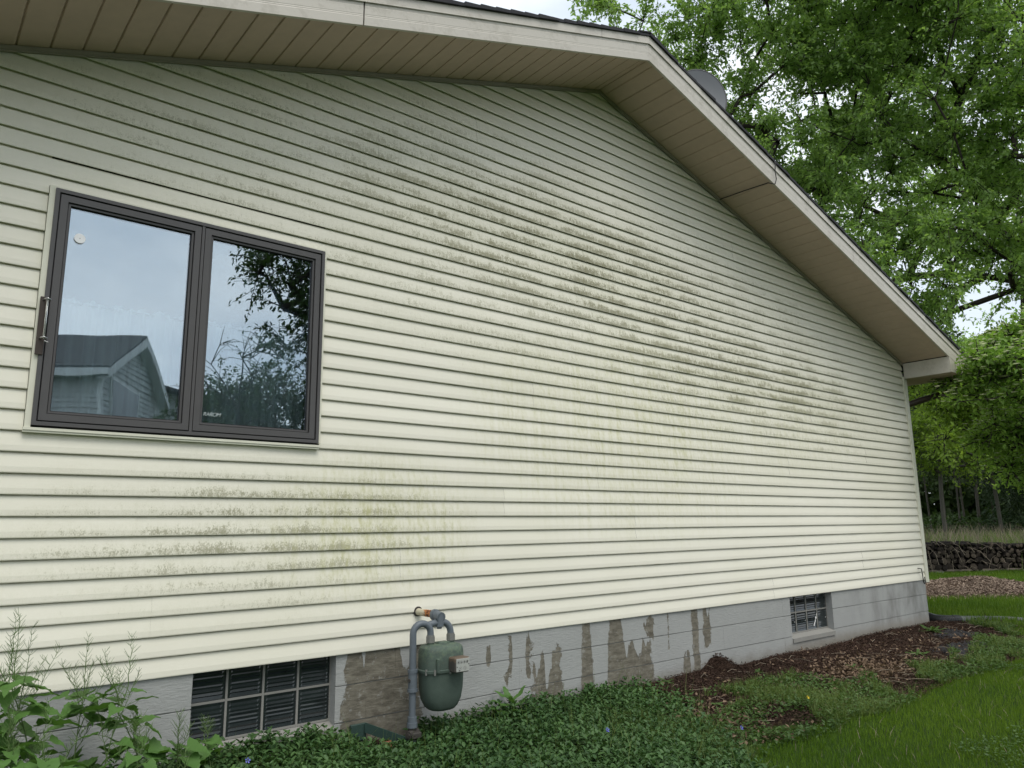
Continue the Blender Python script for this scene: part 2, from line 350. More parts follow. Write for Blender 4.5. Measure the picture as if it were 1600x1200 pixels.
# ------------------------------------------------------------------ object helpers
WO = {}    # world origin of every parentable object
def tag(o, label=None, cat=None, group=None, kind=None):
    if label: o['label'] = label
    if cat: o['category'] = cat
    if group: o['group'] = group
    if kind: o['kind'] = kind
    return o
def empty(name, loc, label=None, cat=None, group=None):
    o = bpy.data.objects.new(name, None); o.empty_display_size = .1
    COL.objects.link(o); o.location = loc; WO[o.name] = Vector(loc)
    return tag(o, label, cat, group)
def link(name, me, parent=None, org=None):
    """org = world origin of this object"""
    o = bpy.data.objects.new(name, me); COL.objects.link(o)
    org = Vector(org) if org is not None else (WO[parent.name].copy() if parent else Vector((0, 0, 0)))
    if parent:
        o.parent = parent; o.location = org - WO[parent.name]
    else: o.location = org
    WO[o.name] = org
    return o
class MB:
    def __init__(s): s.v = []; s.f = []; s.mi = []
    def add(s, vs, fs, mi=0):
        k = len(s.v); s.v += [tuple(v) for v in vs]; s.f += [tuple(i + k for i in f) for f in fs]; s.mi += [mi] * len(fs); return s
    def box(s, a, b, mi=0):
        x0, y0, z0 = a; x1, y1, z1 = b
        return s.add([(x0, y0, z0), (x1, y0, z0), (x1, y1, z0), (x0, y1, z0), (x0, y0, z1), (x1, y0, z1), (x1, y1, z1), (x0, y1, z1)],
                     [(0, 3, 2, 1), (4, 5, 6, 7), (0, 1, 5, 4), (1, 2, 6, 5), (2, 3, 7, 6), (3, 0, 4, 7)], mi)
    def bbox(s, a, b, c=.004, mi=0):
        """box with chamfered edges"""
        bm = bmesh.new(); bmesh.ops.create_cube(bm, size=1)
        for v in bm.verts:
            v.co = Vector([(a[i] + b[i]) / 2 + v.co[i] * (b[i] - a[i]) for i in range(3)])
        bmesh.ops.bevel(bm, geom=bm.edges[:], offset=c, segments=1, affect='EDGES')
        bm.verts.index_update()
        s.add([v.co for v in bm.verts], [[v.index for v in f.verts] for f in bm.faces], mi); bm.free(); return s
    def hexa(s, bot, top, mi=0):
        return s.add(list(bot) + list(top), [(3, 2, 1, 0), (4, 5, 6, 7), (0, 1, 5, 4), (1, 2, 6, 5), (2, 3, 7, 6), (3, 0, 4, 7)], mi)
    def prism(s, pts, y0, y1, mi=0):
        """polygon in xz extruded along y"""
        n = len(pts)
        vs = [(x, y0, z) for x, z in pts] + [(x, y1, z) for x, z in pts]
        return s.add(vs, [tuple(range(n)), tuple(range(2 * n - 1, n - 1, -1))] + [(i, i + n, (i + 1) % n + n, (i + 1) % n) for i in range(n)], mi)
    def tube(s, pts, r, sides=8, mi=0, cap=True, close=False):
        pts = [Vector(p) for p in pts]; n = len(pts)
        rs = r if isinstance(r, (list, tuple)) else [r] * n
        vs = []; up = None
        for i in range(n):
            d = (pts[min(i + 1, n - 1)] - pts[max(i - 1, 0)]).normalized()
            if up is None:
                up = Vector((0, 0, 1)) if abs(d.z) < .9 else Vector((1, 0, 0))
            a = d.cross(up)
            if a.length < 1e-4: a = d.cross(Vector((0, 1, 0)))
            a.normalize(); b = a.cross(d).normalized(); up = b
            for k in range(sides):
                t_ = 2 * math.pi * k / sides
                vs.append(pts[i] + (a * math.cos(t_) + b * math.sin(t_)) * rs[i])
        fs = [(i * sides + k, i * sides + (k + 1) % sides, (i + 1) * sides + (k + 1) % sides, (i + 1) * sides + k) for i in range(n - 1) for k in range(sides)]
        if cap: fs += [tuple(range(sides - 1, -1, -1)), tuple(range((n - 1) * sides, n * sides))]
        return s.add(vs, fs, mi)
    def build(s, name, mat, parent=None, org=None, smooth=False, auto=None):
        me = bpy.data.meshes.new(name)
        o0 = Vector(org) if org is not None else (WO[parent.name] if parent else Vector((0, 0, 0)))
        me.from_pydata([tuple(Vector(v) - o0) for v in s.v], [], s.f)
        for mm in (mat if isinstance(mat, (list, tuple)) else [mat]): me.materials.append(MATS[mm])
        if any(s.mi): me.polygons.foreach_set('material_index', s.mi)
        if smooth: me.polygons.foreach_set('use_smooth', [True] * len(s.f))
        me.update()
        if smooth and auto:
            me.set_sharp_from_angle(angle=R(auto))
        return link(name, me, parent, o0)
def npmesh(name, V, F, mats, mi=None, smooth=False):
    """V (n,3) float array, F (m,k) int array with constant k"""
    me = bpy.data.meshes.new(name)
    V = np.ascontiguousarray(V, dtype=np.float32); F = np.ascontiguousarray(F, dtype=np.int32)
    me.vertices.add(len(V)); me.vertices.foreach_set('co', V.ravel())
    k = F.shape[1]
    me.loops.add(F.size); me.loops.foreach_set('vertex_index', F.ravel())
    me.polygons.add(len(F)); me.polygons.foreach_set('loop_start', np.arange(0, F.size, k, dtype=np.int32))
    for mm in mats: me.materials.append(MATS[mm])
    if mi is not None: me.polygons.foreach_set('material_index', np.ascontiguousarray(mi, dtype=np.int32))
    if smooth: me.polygons.foreach_set('use_smooth', np.ones(len(F), dtype=bool))
    me.update(calc_edges=True); me.validate()
    return me
def at(px, py, dist):
    """point seen at a photo pixel, dist metres in front of the lens (used to survey positions)"""
    return CAM + (CD + CR * ((px - 800) / FPX) + CU * ((600 - py) / FPX)) * dist
def inview(Pn, margin=260):
    v = Pn - np.array(CAM); z = v @ np.array(CD); z = np.where(z < .1, .1, z)
    x = 800 + FPX * (v @ np.array(CR)) / z; y = 600 - FPX * (v @ np.array(CU)) / z
    return (x > -margin) & (x < 1600 + margin) & (y > -margin) & (y < 1200 + margin) & ((v @ np.array(CD)) > .2)

def vnoise(x, y, seed=0):
    """cheap smooth noise in -1..1 for terrain and outlines"""
    r_ = np.random.default_rng(seed); s_ = 0; a = 1.0; tot = 0
    for k in range(4):
        for j in range(3):
            th = r_.uniform(0, 6.28); ph = r_.uniform(0, 6.28); f_ = (1.9 ** k) * r_.uniform(.8, 1.2)
            s_ = s_ + a * np.sin((x * math.cos(th) + y * math.sin(th)) * f_ + ph)
        tot += a * 1.8; a *= .55
    return s_ / tot

def gz(x, y):
    """ground height"""
    x = np.asarray(x, float); y = np.asarray(y, float)
    z = -0.56 + 0 * x
    z = z + np.where((y < 0) & (x < 11), .035 * np.clip(y, -8, 0), 0)
    z = z + .10 * np.exp(-((x - .9) / 1.6) ** 2) * np.exp(-(y / .9) ** 2)
    z = z + .012 * vnoise(x * 3, y * 3, 3) + .03 * vnoise(x * .35, y * .35, 4) * np.clip((np.abs(x) + np.abs(y)) / 25, 0, 1)
    mulch = np.exp(-((y + .15) / .5) ** 2) * np.clip((x - 4.4) / 1, 0, 1) * np.clip((11 - x) / .8, 0, 1)
    z = z + mulch * (.03 + .025 * vnoise(x * 5, y * 5, 5))
    z = z + .12 * np.exp(-((x - 5.86) / .13) ** 2 - ((y + .05) / .2) ** 2)
    return z

# ------------------------------------------------------------------ ground
def grid(xs, ys):
    X, Y = np.meshgrid(xs, ys, indexing='ij'); Z = gz(X, Y)
    V = np.stack([X, Y, Z], -1).reshape(-1, 3); ny = len(ys); nx = len(xs)
    i, j = np.meshgrid(np.arange(nx - 1), np.arange(ny - 1), indexing='ij'); a = (i * ny + j).ravel()
    return V, np.stack([a, a + ny, a + ny + 1, a + 1], -1)
xs = np.unique(np.concatenate([np.linspace(-400, -12, 12), np.linspace(-12, 0, 14), np.linspace(0, 13, 180), np.linspace(13, 60, 90), np.linspace(60, 500, 14)]))
ys = np.unique(np.concatenate([np.linspace(-400, -30, 10), np.linspace(-30, -3, 28), np.linspace(-3, 1.2, 60), np.linspace(1.2, 40, 70), np.linspace(40, 500, 14)]))
V, F = grid(xs, ys)
tag(link('ground', npmesh('ground', V, F, ['ground'], smooth=True)), kind='structure')

# ================================================================== HOUSE
house = empty('house', (PK, 0, -.56), 'house with a cream vinyl sided gable wall stained by green algae', 'house')

def xl(z): return max(XL, PK - (PKZ - z) / SL) if z < PKZ else PK
def xr(z): return min(XR, PK + (PKZ - z) / SR) if z < PKZ else PK
prof = [(.016, .0192), (.0035, .0055), (.0, .0020), (.0012, -.0016), (.006, -.0024), (.030, -.0008), (.085, .0090), (E - .0065, .0115), (E - .0040, .0185), (E + .019, .0208)]   # (height above course bottom, y)
WX0, WX1, WZ0, WZ1 = .482, 2.010, 1.232, 2.482      # hole for the window with its trim
def wav(x, z): return (.0026 * math.sin(x * 2.1 + z * 1.9) + .0015 * math.sin(x * 5.3 + z * 2.7))
pan_i = [0]
def panel(k, x0, x1, clip=None):
    pan_i[0] += 1
    b = MB(); dy = (-.0008 if pan_i[0] % 2 else .0006) + random.uniform(-.0002, .0002)
    if pan_i[0] % 2 and x1 < XR - .1 and abs(x1 - WX0) > .01: x1 += .012; any_ = False
    for c_ in (0, 1):
        zb = (2 * k + c_) * E
        rows = []
        n = max(2, int((x1 - x0) / .45))
        for h, y in prof:
            z = zb + h; zz = z
            a, d = max(x0, xl(z)), min(x1, xr(z))
            if a > d:
                a = d = max(min((x0 + x1) / 2, xr(z)), xl(z)) if z < PKZ else PK
                if z >= PKZ: zz = min(z, PKZ)
            rows.append([(a + (d - a) * i / n, y + dy + wav(a + (d - a) * i / n, zb), zz) for i in range(n + 1)])
        if max(r_[-1][0] - r_[0][0] for r_ in rows) < .01: continue
        any_ = True
        vs = sum(rows, []); m_ = n + 1
        b.add(vs, [(j * m_ + i, j * m_ + i + 1, (j + 1) * m_ + i + 1, (j + 1) * m_ + i) for j in range(len(rows) - 1) for i in range(n)])
    if any_:
        o = b.build('siding_panel', 'vinyl_siding', house)
seams = {1: [1.125, 4.95, 8.8], 3: [1.01, 4.88, 8.7], 0: [3.0, 6.9], 2: [2.6, 6.35], 16: [2.376, 5.9], 15: [2.1, 6.2], 17: [3.4, 6.6]}
for k in range(23):
    zb, zt = 2 * k * E, (2 * k + 2) * E
    a, d = xl(zb), xr(zb)
    if k in seams: ss = seams[k]
    else:
        o0 = random.uniform(-.8, 2.8); ss = [o0 + 3.82 * i for i in range(4)]
    pts = [a] + [s_ for s_ in ss if a + .3 < s_ < d - .3] + [d]
    for i in range(len(pts) - 1):
        x0, x1 = pts[i], pts[i + 1]
        if zt > WZ0 + .02 and zb < WZ1 - .02 and x0 < WX1 and x1 > WX0:
            # the panel is cut around the window
            if x0 < WX0: panel(k, x0, WX0)
            if x1 > WX1: panel(k, WX1, x1)
            # slivers above or below the window opening
            for (za, zc) in ((zb, WZ0), (WZ1, zt)):
                if zc - za > .02:
                    b = MB(); lo, hi = max(x0, WX0), min(x1, WX1)
                    for c_ in (0, 1):
                        z0 = zb + c_ * E
                        hs = [(z0 + h, y) for h, y in prof]
                        kk = []
                        for (p0, p1) in zip(hs, hs[1:]):
                            q0, q1 = max(p0[0], za), min(p1[0], zc)
                            if q1 < q0 or (q1 == q0 and p1[0] != p0[0]): continue
                            f0 = (q0 - p0[0]) / (p1[0] - p0[0]) if p1[0] > p0[0] else 0; f1 = (q1 - p0[0]) / (p1[0] - p0[0]) if p1[0] > p0[0] else 1
                            ya, yb = p0[1] + (p1[1] - p0[1]) * f0, p0[1] + (p1[1] - p0[1]) * f1
                            if p0[0] == p1[0] and not (za <= p0[0] <= zc): continue
                            b.add([(lo, ya, q0), (hi, ya, q0), (hi, yb, q1), (lo, yb, q1)], [(0, 1, 2, 3)])
                    if b.v: b.build('siding_panel', 'vinyl_siding', house)
        else: panel(k, x0, x1)

# sheathing behind the siding, with openings
b = MB()
Y0, Y1 = .030, .14
def wallpoly(pts): b.prism(pts, Y0, Y1)
zl = PKZ - SL * (PK - XL); zr_ = PKZ - SR * (XR - PK)
wallpoly([(XL, .02), (WX0 + .02, .02), (WX0 + .02, PKZ - SL * (PK - WX0 - .02)), (XL, zl)])
wallpoly([(WX0 + .02, .02), (WX1 - .02, .02), (WX1 - .02, WZ0 + .02), (WX0 + .02, WZ0 + .02)])
wallpoly([(WX0 + .02, WZ1 - .02), (WX1 - .02, WZ1 - .02), (WX1 - .02, PKZ - SL * (PK - WX1 + .02)), (WX0 + .02, PKZ - SL * (PK - WX0 - .02))])
wallpoly([(WX1 - .02, .02), (XR, .02), (XR, zr_), (PK, PKZ), (WX1 - .02, PKZ - SL * (PK - WX1 + .02))])
b.build('wall', 'dark_void', house)
# side and rear walls
DEP = 9.5
b = MB()
for xa, xb, zz in ((XL, XL + .15, zl), (XR - .15, XR, zr_)): b.box((xa, Y1, -.7), (xb, DEP, zz))
b.prism([(XL, -.7), (XR, -.7), (XR, zr_), (PK, PKZ), (XL, zl)], DEP, DEP + .15)
b.build('side_wall', 'vinyl_trim', house)
# corner trim
b = MB(); b.bbox((XR - .012, -.014, -.035), (XR + .075, .10, 2.66), .004)
b.build('corner_trim', 'vinyl_trim', house)
b = MB(); b.bbox((XL - .075, -.014, -.035), (XL + .012, .10, 2.62), .004)
b.build('corner_trim', 'vinyl_trim', house)
# trim channel under the soffit
for (xa, za, xb, zb2) in ((XL, zl, PK, PKZ), (PK, PKZ, XR, zr_)):
    b = MB()
    b.prism([(xa, za - .034), (xb, zb2 - .034), (xb, zb2 + .004), (xa, za + .004)] if True else [], -.016, -.0035)
    b.prism([(xa, za - .026), (xb, zb2 - .026), (xb, zb2 - .004), (xa, za - .004)], -.021, -.0165)
    b.build('rake_trim', 'eave_trim', house)

# ---- soffit boards (each about 15 cm wide, V groove between)
OV = .60
def rz(x): return PKZ - SL * (PK - x) if x < PK else PKZ - SR * (x - PK)
w_ = .1475
def soffit(x0, x1):
    g = .0035; t_ = .012
    za, zb2 = rz(x0 + g), rz(x1 - g)
    b = MB()
    ya, yb = -OV + .022, .012
    e = .006
    vs = []
    for (x, dz) in ((x0 + .001, t_ * .75), (x0 + .001 + e, 0), (x1 - .001 - e, 0), (x1 - .001, t_ * .75)):
        for y in (ya, yb): vs.append((x, y, rz(x) + dz))
    b.add(vs, [(0, 1, 3, 2), (2, 3, 5, 4), (4, 5, 7, 6)])
    b.add([(x0, ya, rz(x0) + .012), (x0, yb, rz(x0) + .012), (x1, yb, rz(x1) + .012), (x1, ya, rz(x1) + .012)], [(0, 1, 2, 3)])
    b.build('soffit_board', 'soffit_brown', house)
x = PK - w_ * .5
while x > XL - .55: soffit(x - w_, x); x -= w_
soffit(PK - w_ * .5, PK - .001)
soffit(PK + .001, PK + w_ * .5)
x = PK + w_ * .5
while x + w_ < XR - .02: soffit(x, x + w_); x += w_
soffit(x, XR - .002)

# ---- fascia: sections with pressed ribs, a drip strip above
FH = .205
XE0, XE1 = XL - .58, 11.04
def fascia(x0, x1):
    b = MB()
    prf = [(0, -OV + .02), (0, -OV), (.055, -OV - .002), (.060, -OV - .0008), (.065, -OV - .002), (.070, -OV - .0008), (.075, -OV - .002), (.125, -OV - .003), (.130, -OV - .0018), (.135, -OV - .003), (FH - .05, -OV - .004)]
    n = 6; vs = []
    for h, y in prf:
        for i in range(n + 1):
            x = x0 + (x1 - x0) * i / n; vs.append((x, y + .0012 * math.sin(x * 7), rz(x) + h - .012))
    m_ = n + 1
    b.add(vs, [(j * m_ + i, j * m_ + i + 1, (j + 1) * m_ + i + 1, (j + 1) * m_ + i) for j in range(len(prf) - 1) for i in range(n)])
    b.prism([(x0, rz(x0) - .011), (x1, rz(x1) - .011), (x1, rz(x1) + FH - .06), (x0, rz(x0) + FH - .06)], -OV + .004, -OV + .02)
    b.build('fascia', 'fascia_tan', house)
def drip(x0, x1):
    b = MB()
    b.prism([(x0, rz(x0) + FH - .066), (x1, rz(x1) + FH - .066), (x1, rz(x1) + FH), (x0, rz(x0) + FH)], -OV - .014, -OV - .0065)
    b.build('drip_edge', 'fascia_tan', house)
for x0, x1 in ((XE0, 1.915), (1.925, PK - .001), (PK + .001, 8.02), (8.026, XE1)): fascia(x0, x1)
for x0, x1 in ((XE0, 1.20), (1.205, 4.02), (4.024, PK - .001), (PK + .001, 7.1), (7.104, XE1)): drip(x0, x1)

# ---- roof: deck and shingle courses
b = MB()
for (xa, xb) in ((XE0, PK), (PK, XE1)):
    b.hexa([(xa, -OV + .02, rz(xa) + FH - .03), (xb, -OV + .02, rz(xb) + FH - .03), (xb, DEP + .5, rz(xb) + FH - .03), (xa, DEP + .5, rz(xa) + FH - .03)],
           [(xa, -OV + .02, rz(xa) + FH - .001), (xb, -OV + .02, rz(xb) + FH - .001), (xb, DEP + .5, rz(xb) + FH - .001), (xa, DEP + .5, rz(xa) + FH - .001)])
roof = b.build('roof', 'dark_void', house)
b = MB()
for side in (-1, 1):
    xe = XE0 - .02 if side < 0 else XE1 + .02
    ln = abs(PK - xe); n = int(ln / .135) + 1
    for i in range(n):
        xa = xe - side * i * .135                       # lower edge of course
        xb = xe - side * min(i * .135 + .20, ln)
        sl_ = SL if side < 0 else SR
        za = rz(PK) - sl_ * abs(PK - xa) + FH; zb2 = rz(PK) - sl_ * abs(PK - xb) + FH
        yo = -OV - .028 + random.uniform(-.007, .007)
        q = [(xa, yo, za + .003), (xa, DEP + .52, za + .003), (xb, DEP + .52, zb2 + .002), (xb, yo, zb2 + .002)]
        q2 = [(x, y, z + (.032 if q_i in (0, 1) else .018)) for q_i, (x, y, z) in enumerate(q)]
        b.hexa(q, q2)
for i in range(60):                                      # ridge caps
    y = -OV - .03 + i * .17
    for sd_, sl_ in ((-1, SL), (1, SR)):
        xx = PK + sd_ * .15
        q = [(PK, y, PKZ + FH + .030), (xx, y, PKZ - sl_ * .15 + FH + .028), (xx, y + .21, PKZ - sl_ * .15 + FH + .020), (PK, y + .21, PKZ + FH + .022)]
        b.hexa(q, [(x, yy, z + .012) for x, yy, z in q])
so = b.build('shingles', 'shingle', roof); tag(so, kind='stuff')

# ---- eave returns, eave soffits, gutters
for side, xw, xe in ((1, XR, XE1), (-1, XL, XE0)):
    zc = 2.635 if side > 0 else zl - .19
    b = MB(); xa, xb = (xw - .004, xw + .012) if side > 0 else (xw - .012, xw + .004)
    zt_ = rz(xw)
    b.box((xa, -OV + .004, zc + .004), (xb, -.018, zt_ - .008))
    b.box((xa - .003, -OV + .004, zc - .006), (xb + .003, -.018, zc + .004))
    b.build('eave_return', 'fascia_tan', house)
    # front plate of the eave box
    b = MB(); z_e = rz(xe)
    b.prism([(min(xw, xe), zc), (max(xw, xe), zc), (max(xw, xe), rz(max(xw, xe)) - .013), (min(xw, xe), rz(min(xw, xe)) - .013)], -OV + .001, -OV + .003)
    b.build('eave_end_plate', 'fascia_tan', house)
    b = MB(); b.box((min(xw, xe) + .013, -OV + .004, zc - .002), (max(xw, xe), DEP + .4, zc + .008)); b.build('eave_soffit', 'soffit_brown', house)
    b = MB(); b.box((min(xe, xe + side * .02), -OV + .004, zc - .002), (max(xe, xe + side * .02), DEP + .4, rz(xe) + FH - .04)); b.build('eave_fascia', 'fascia_tan', house)
    gx0, gx1 = (xe + .021, xe + .14) if side > 0 else (xe - .14, xe - .021)
    b = MB(); zg = rz(xe) + FH - .07
    b.box((gx0, -OV + .02, zg - .115), (gx1, DEP + .4, zg - .108)); 
    b.box((gx0, -OV + .02, zg - .108), (gx0 + .006, DEP + .4, zg)); b.box((gx1 - .006, -OV + .02, zg - .108), (gx1, DEP + .4, zg + .01))
    b.box((gx0 + .006, -OV + .02, zg - .108), (gx1 - .006, -OV + .026, zg))
    g = b.build('gutter', 'gutter_brown', house)
# downspout: from gutter outlet back to the side wall and down
dp = [(11.12, -.30, 2.60), (11.12, -.30, 2.52), (11.07, -.27, 2.47), (10.72, -.02, 2.34), (10.64, .10, 2.29), (10.60, .16, 2.22), (10.60, .16, -.42), (10.62, .14, -.50)]
b = MB(); b.tube(dp, .042, 10); b.build('downspout', 'gutter_brown', house, smooth=True, auto=40)

# ---- foundation blocks
b = MB()
wx = [(1.355, 2.175), (7.186, 8.03)]
b2 = MB()
segs = [(XL, 1.355), (2.175, 7.186), (8.03, XR)]
for a, d in segs: b2.box((a + .004, .020, -1.1), (d - .004, .20, .03))
for a, d in wx: b2.box((a - .003, .022, -1.1), (d + .003, .20, -.440))
b2.build('foundation_core', 'mortar', house)
ftop = [.020, -.180, -.386, -.586, -.79]
for r_ in range(4):
    z1, z0 = ftop[r_] - .0025, ftop[r_ + 1] + .0025
    for a, d in (segs if r_ < 2 else [(XL, 1.355), (1.355, 2.175), (2.175, 7.186), (7.186, 8.03), (8.03, XR)]):
        x = a; first = True
        while x < d - .01:
            L_ = .406
            if first and r_ % 2: L_ = .203
            first = False
            xe_ = min(x + L_, d)
            if d - xe_ < .08: xe_ = d
            o_ = random.uniform(-.0011, .0011)
            zz1 = z1
            if r_ == 2 and (abs(a - 1.355) < .01 or abs(a - 7.186) < .01): zz1 = -.440
            b = MB(); b.prism([(x, z0 + .002), (x, zz1 - .002), (xe_, zz1 - .002), (xe_, z0 + .002)], .0115 + o_, .0195); b.add([(x, .0195, z0), (xe_, .0195, z0), (xe_, .0115 + o_, z0 + .002), (x, .0115 + o_, z0 + .002), (x, .0195, zz1), (xe_, .0195, zz1), (xe_, .0115 + o_, zz1 - .002), (x, .0115 + o_, zz1 - .002)], [(0, 1, 2, 3), (7, 6, 5, 4)])
            b.build('concrete_block', 'painted_block', house)
            x = xe_
# block jambs beside the basement windows
for a, d in wx:
    b = MB()
    b.box((a - .0035, .0200, -.445), (a - .0005, .12, .02)); b.build('window_jamb', 'painted_block', house)
    b = MB(); b.box((d + .0005, .0200, -.445), (d + .0035, .12, .02))
    b.build('window_jamb', 'painted_block', house)

# ---- basement glass block windows
gb = MB()
hw = .0975; rows_ = []
hh = .0995
nr = 8
vs = []; 
prf = [(-hh, 0.02), (-hh, .004), (-hh + .008, 0)]
for i in range(nr * 2 + 1):
    z = -hh + .014 + (2 * hh - .028) * i / (nr * 2); prf.append((z + random.uniform(-.003, .003), random.uniform(0, .003) if i % 2 == 0 else random.uniform(.004, .008)))
prf += [(hh - .008, 0), (hh, .004), (hh, .02)]
for z, y in prf:
    for x, yo in ((-hw, .02), (-hw, .004), (-hw + .012, 0), (-hw + .022, 0.0), (hw - .022, 0.0), (hw - .012, 0), (hw, .004), (hw, .02)):
        inner = abs(x) <= hw - .02
        vs.append((x, max(y if inner else (0 if abs(z) < hh - .003 else y), yo), z))
gb.add(vs, [(j * 8 + i, j * 8 + i + 1, (j + 1) * 8 + i + 1, (j + 1) * 8 + i) for j in range(len(prf) - 1) for i in range(7)])
gme = gb.build('glass_block_proto', 'block_glass').data
bpy.data.objects.remove(bpy.data.objects['glass_block_proto'])
for (a, d), sill, lab in zip(wx, (-.372, -.372), ('a', 'b')):
    win = link('basement_window', None, house, ((a + d) / 2, .08, -.2)) if False else None
    fr_ = MB()
    wgap = (d - a) / 4
    # mortar grid that holds the blocks
    for i in range(5):
        xc = a + wgap * i; lo = -.005 if i else 0
        x0_ = max(a, xc - .006); x1_ = min(d, xc + .006)
        fr_.box((x0_, .078, sill - .01), (x1_, .10, .02))
    for zc in (-.172, .028, sill + .002):
        for i in range(4):
            fr_.box((a + wgap * i + .0065, .0785, zc - .006), (a + wgap * (i + 1) - .0065, .10, zc + .006))
    w_o = fr_.build('basement_window', 'cement_sill', house)
    for i in range(4):
        for j in range(2):
            xc = a + wgap * (i + .5); zc = -.172 + .1 - j * .2
            o = link('glass_block', gme, w_o, (xc, .081 + random.uniform(-.001, .001), zc))
            o.scale = ((wgap - .012) / .195, 1, 1)
            o.rotation_euler = (random.uniform(-.012, .012), 0, random.uniform(-.012, .012))
    s_ = MB(); s_.hexa([(a, -.002, -.445), (d, -.002, -.445), (d, .10, -.445), (a, .10, -.445)], [(a, -.002, -.405), (d, -.002, -.405), (d, .10, sill), (a, .10, sill)])
    s_.build('window_sill', 'cement_sill', w_o)
    s_ = MB(); s_.box((a, .13, -.45), (d, .14, .02)); s_.build('back_panel', 'dark_void', w_o)
# white paint smear on the far basement window
b = MB()
for i in range(7):
    cx, cz = 7.74 + .012 * i, -.335 + .018 * i + random.uniform(-.008, .008)
    n = 7; b.add([(cx + random.uniform(.004, .013) * math.cos(k * .9), .0795, cz + random.uniform(.006, .02) * math.sin(k * .9)) for k in range(n)], [tuple(range(n))])
b.build('paint_smear', 'petal_white', w_o)

# ---- the casement window
win = empty('window', (1.25, 0, 1.24)); win.parent = house; win.location = Vector((1.25, 0, 1.24)) - WO[house.name]; WO[win.name] = Vector((1.25, 0, 1.24))
FX0, FX1, FZ0, FZ1 = .510, 1.994, 1.246, 2.468
def ring(b, x0, x1, z0, z1, w, ya, yb, mi=0):
    """mitred rectangular ring with face at ya and depth to yb"""
    o = [(x0, z0), (x1, z0), (x1, z1), (x0, z1)]; i_ = [(x0 + w, z0 + w), (x1 - w, z0 + w), (x1 - w, z1 - w), (x0 + w, z1 - w)]
    for k in range(4):
        l = (k + 1) % 4
        A, B, C_, D_ = o[k], o[l], i_[l], i_[k]
        b.hexa([(q[0], yb, q[1]) for q in (A, B, C_, D_)], [(q[0], ya, q[1]) for q in (A, B, C_, D_)], mi)
b = MB(); ring(b, FX0, FX1, FZ0, FZ1, .019, -.030, .13); b.build('frame', 'window_bronze', win)
b = MB(); ring(b, FX0 + .019, FX1 - .019, FZ0 + .019, FZ1 - .019, .007, -.012, .13); b.box((1.2365, -.012, FZ0 + .026), (1.2575, .13, FZ1 - .026)); b.build('frame_gasket', 'gasket_black', win)
b = MB(); b.box((1.2395, -.026, FZ0 + .020), (1.2545, -.0121, FZ1 - .020)); b.build('mullion', 'window_bronze', win)
panes = []
for (x0, x1) in ((FX0 + .026, 1.2355), (1.2585, FX1 - .026)):
    sash = empty('sash', ((x0 + x1) / 2, 0, FZ0 + .026)); sash.parent = win; sash.location = WO[sash.name] - WO[win.name]
    z0, z1 = FZ0 + .026, FZ1 - .026
    b = MB(); ring(b, x0, x1, z0, z1, .034, -.024, .03)
    b.build('sash_frame', 'window_bronze', sash)
    b = MB(); ring(b, x0 + .034, x1 - .034, z0 + .034, z1 - .034, .004, -.006, .03, 0); 
    ring(b, x0 + .038, x1 - .038, z0 + .038, z1 - .038, .010, -.013, .03, 1); ring(b, x0 + .048, x1 - .048, z0 + .048, z1 - .048, .004, -.002, .03, 0)
    b.build('glazing_bead', ['gasket_black', 'window_bronze'], sash)
    b = MB(); b.box((x0 + .045, .004, z0 + .045), (x1 - .045, .010, z1 - .045))
    b.build('pane', 'window_glass', sash)
# cream trim around the window
b = MB()
b.box((.484, -.020, 1.236), (.5095, .016, 2.470)); b.box((1.9945, -.020, 1.246), (2.009, .016, 2.470))
b.box((.484, -.017, 2.4705), (2.009, .016, 2.481))
b.box((.479, -.024, 1.222), (2.004, .016, 1.2355)); b.box((.479, -.0185, 1.2115), (2.004, .014, 1.2218))
b.build('window_trim', 'vinyl_trim', win)
# etched letters low on the right pane
cu = bpy.data.curves.new('lettering', 'FONT'); cu.body = 'RAROM'; cu.size = .030; cu.shear = .25; cu.extrude = .0003; cu.space_character = .86
tmp = bpy.data.objects.new('tmp', cu); COL.objects.link(tmp)
dg = bpy.context.evaluated_depsgraph_get(); me = bpy.data.meshes.new_from_object(tmp.evaluated_get(dg)); bpy.data.objects.remove(tmp)
me.materials.clear(); me.materials.append(M('etched_white'))
lt = link('lettering', me, bpy.data.objects['sash.001'], (1.316, .003, 1.362)); lt.rotation_euler = (R(90), 0, 0)

# room behind the window, ceiling and floor kept dim by real walls
b = MB()
b.box((-.9, 3.6, .3), (4.4, 3.7, 3.2)); b.box((-1.0, .141, .3), (-.9, 3.7, 3.2)); b.box((4.4, .141, .3), (4.5, 3.7, 3.2)); b.box((-.9, .141, 2.85), (4.4, 3.6, 2.95)); b.box((-.9, .141, .25), (4.4, 3.6, .35))
b.build('interior_room', 'interior_wall', house)

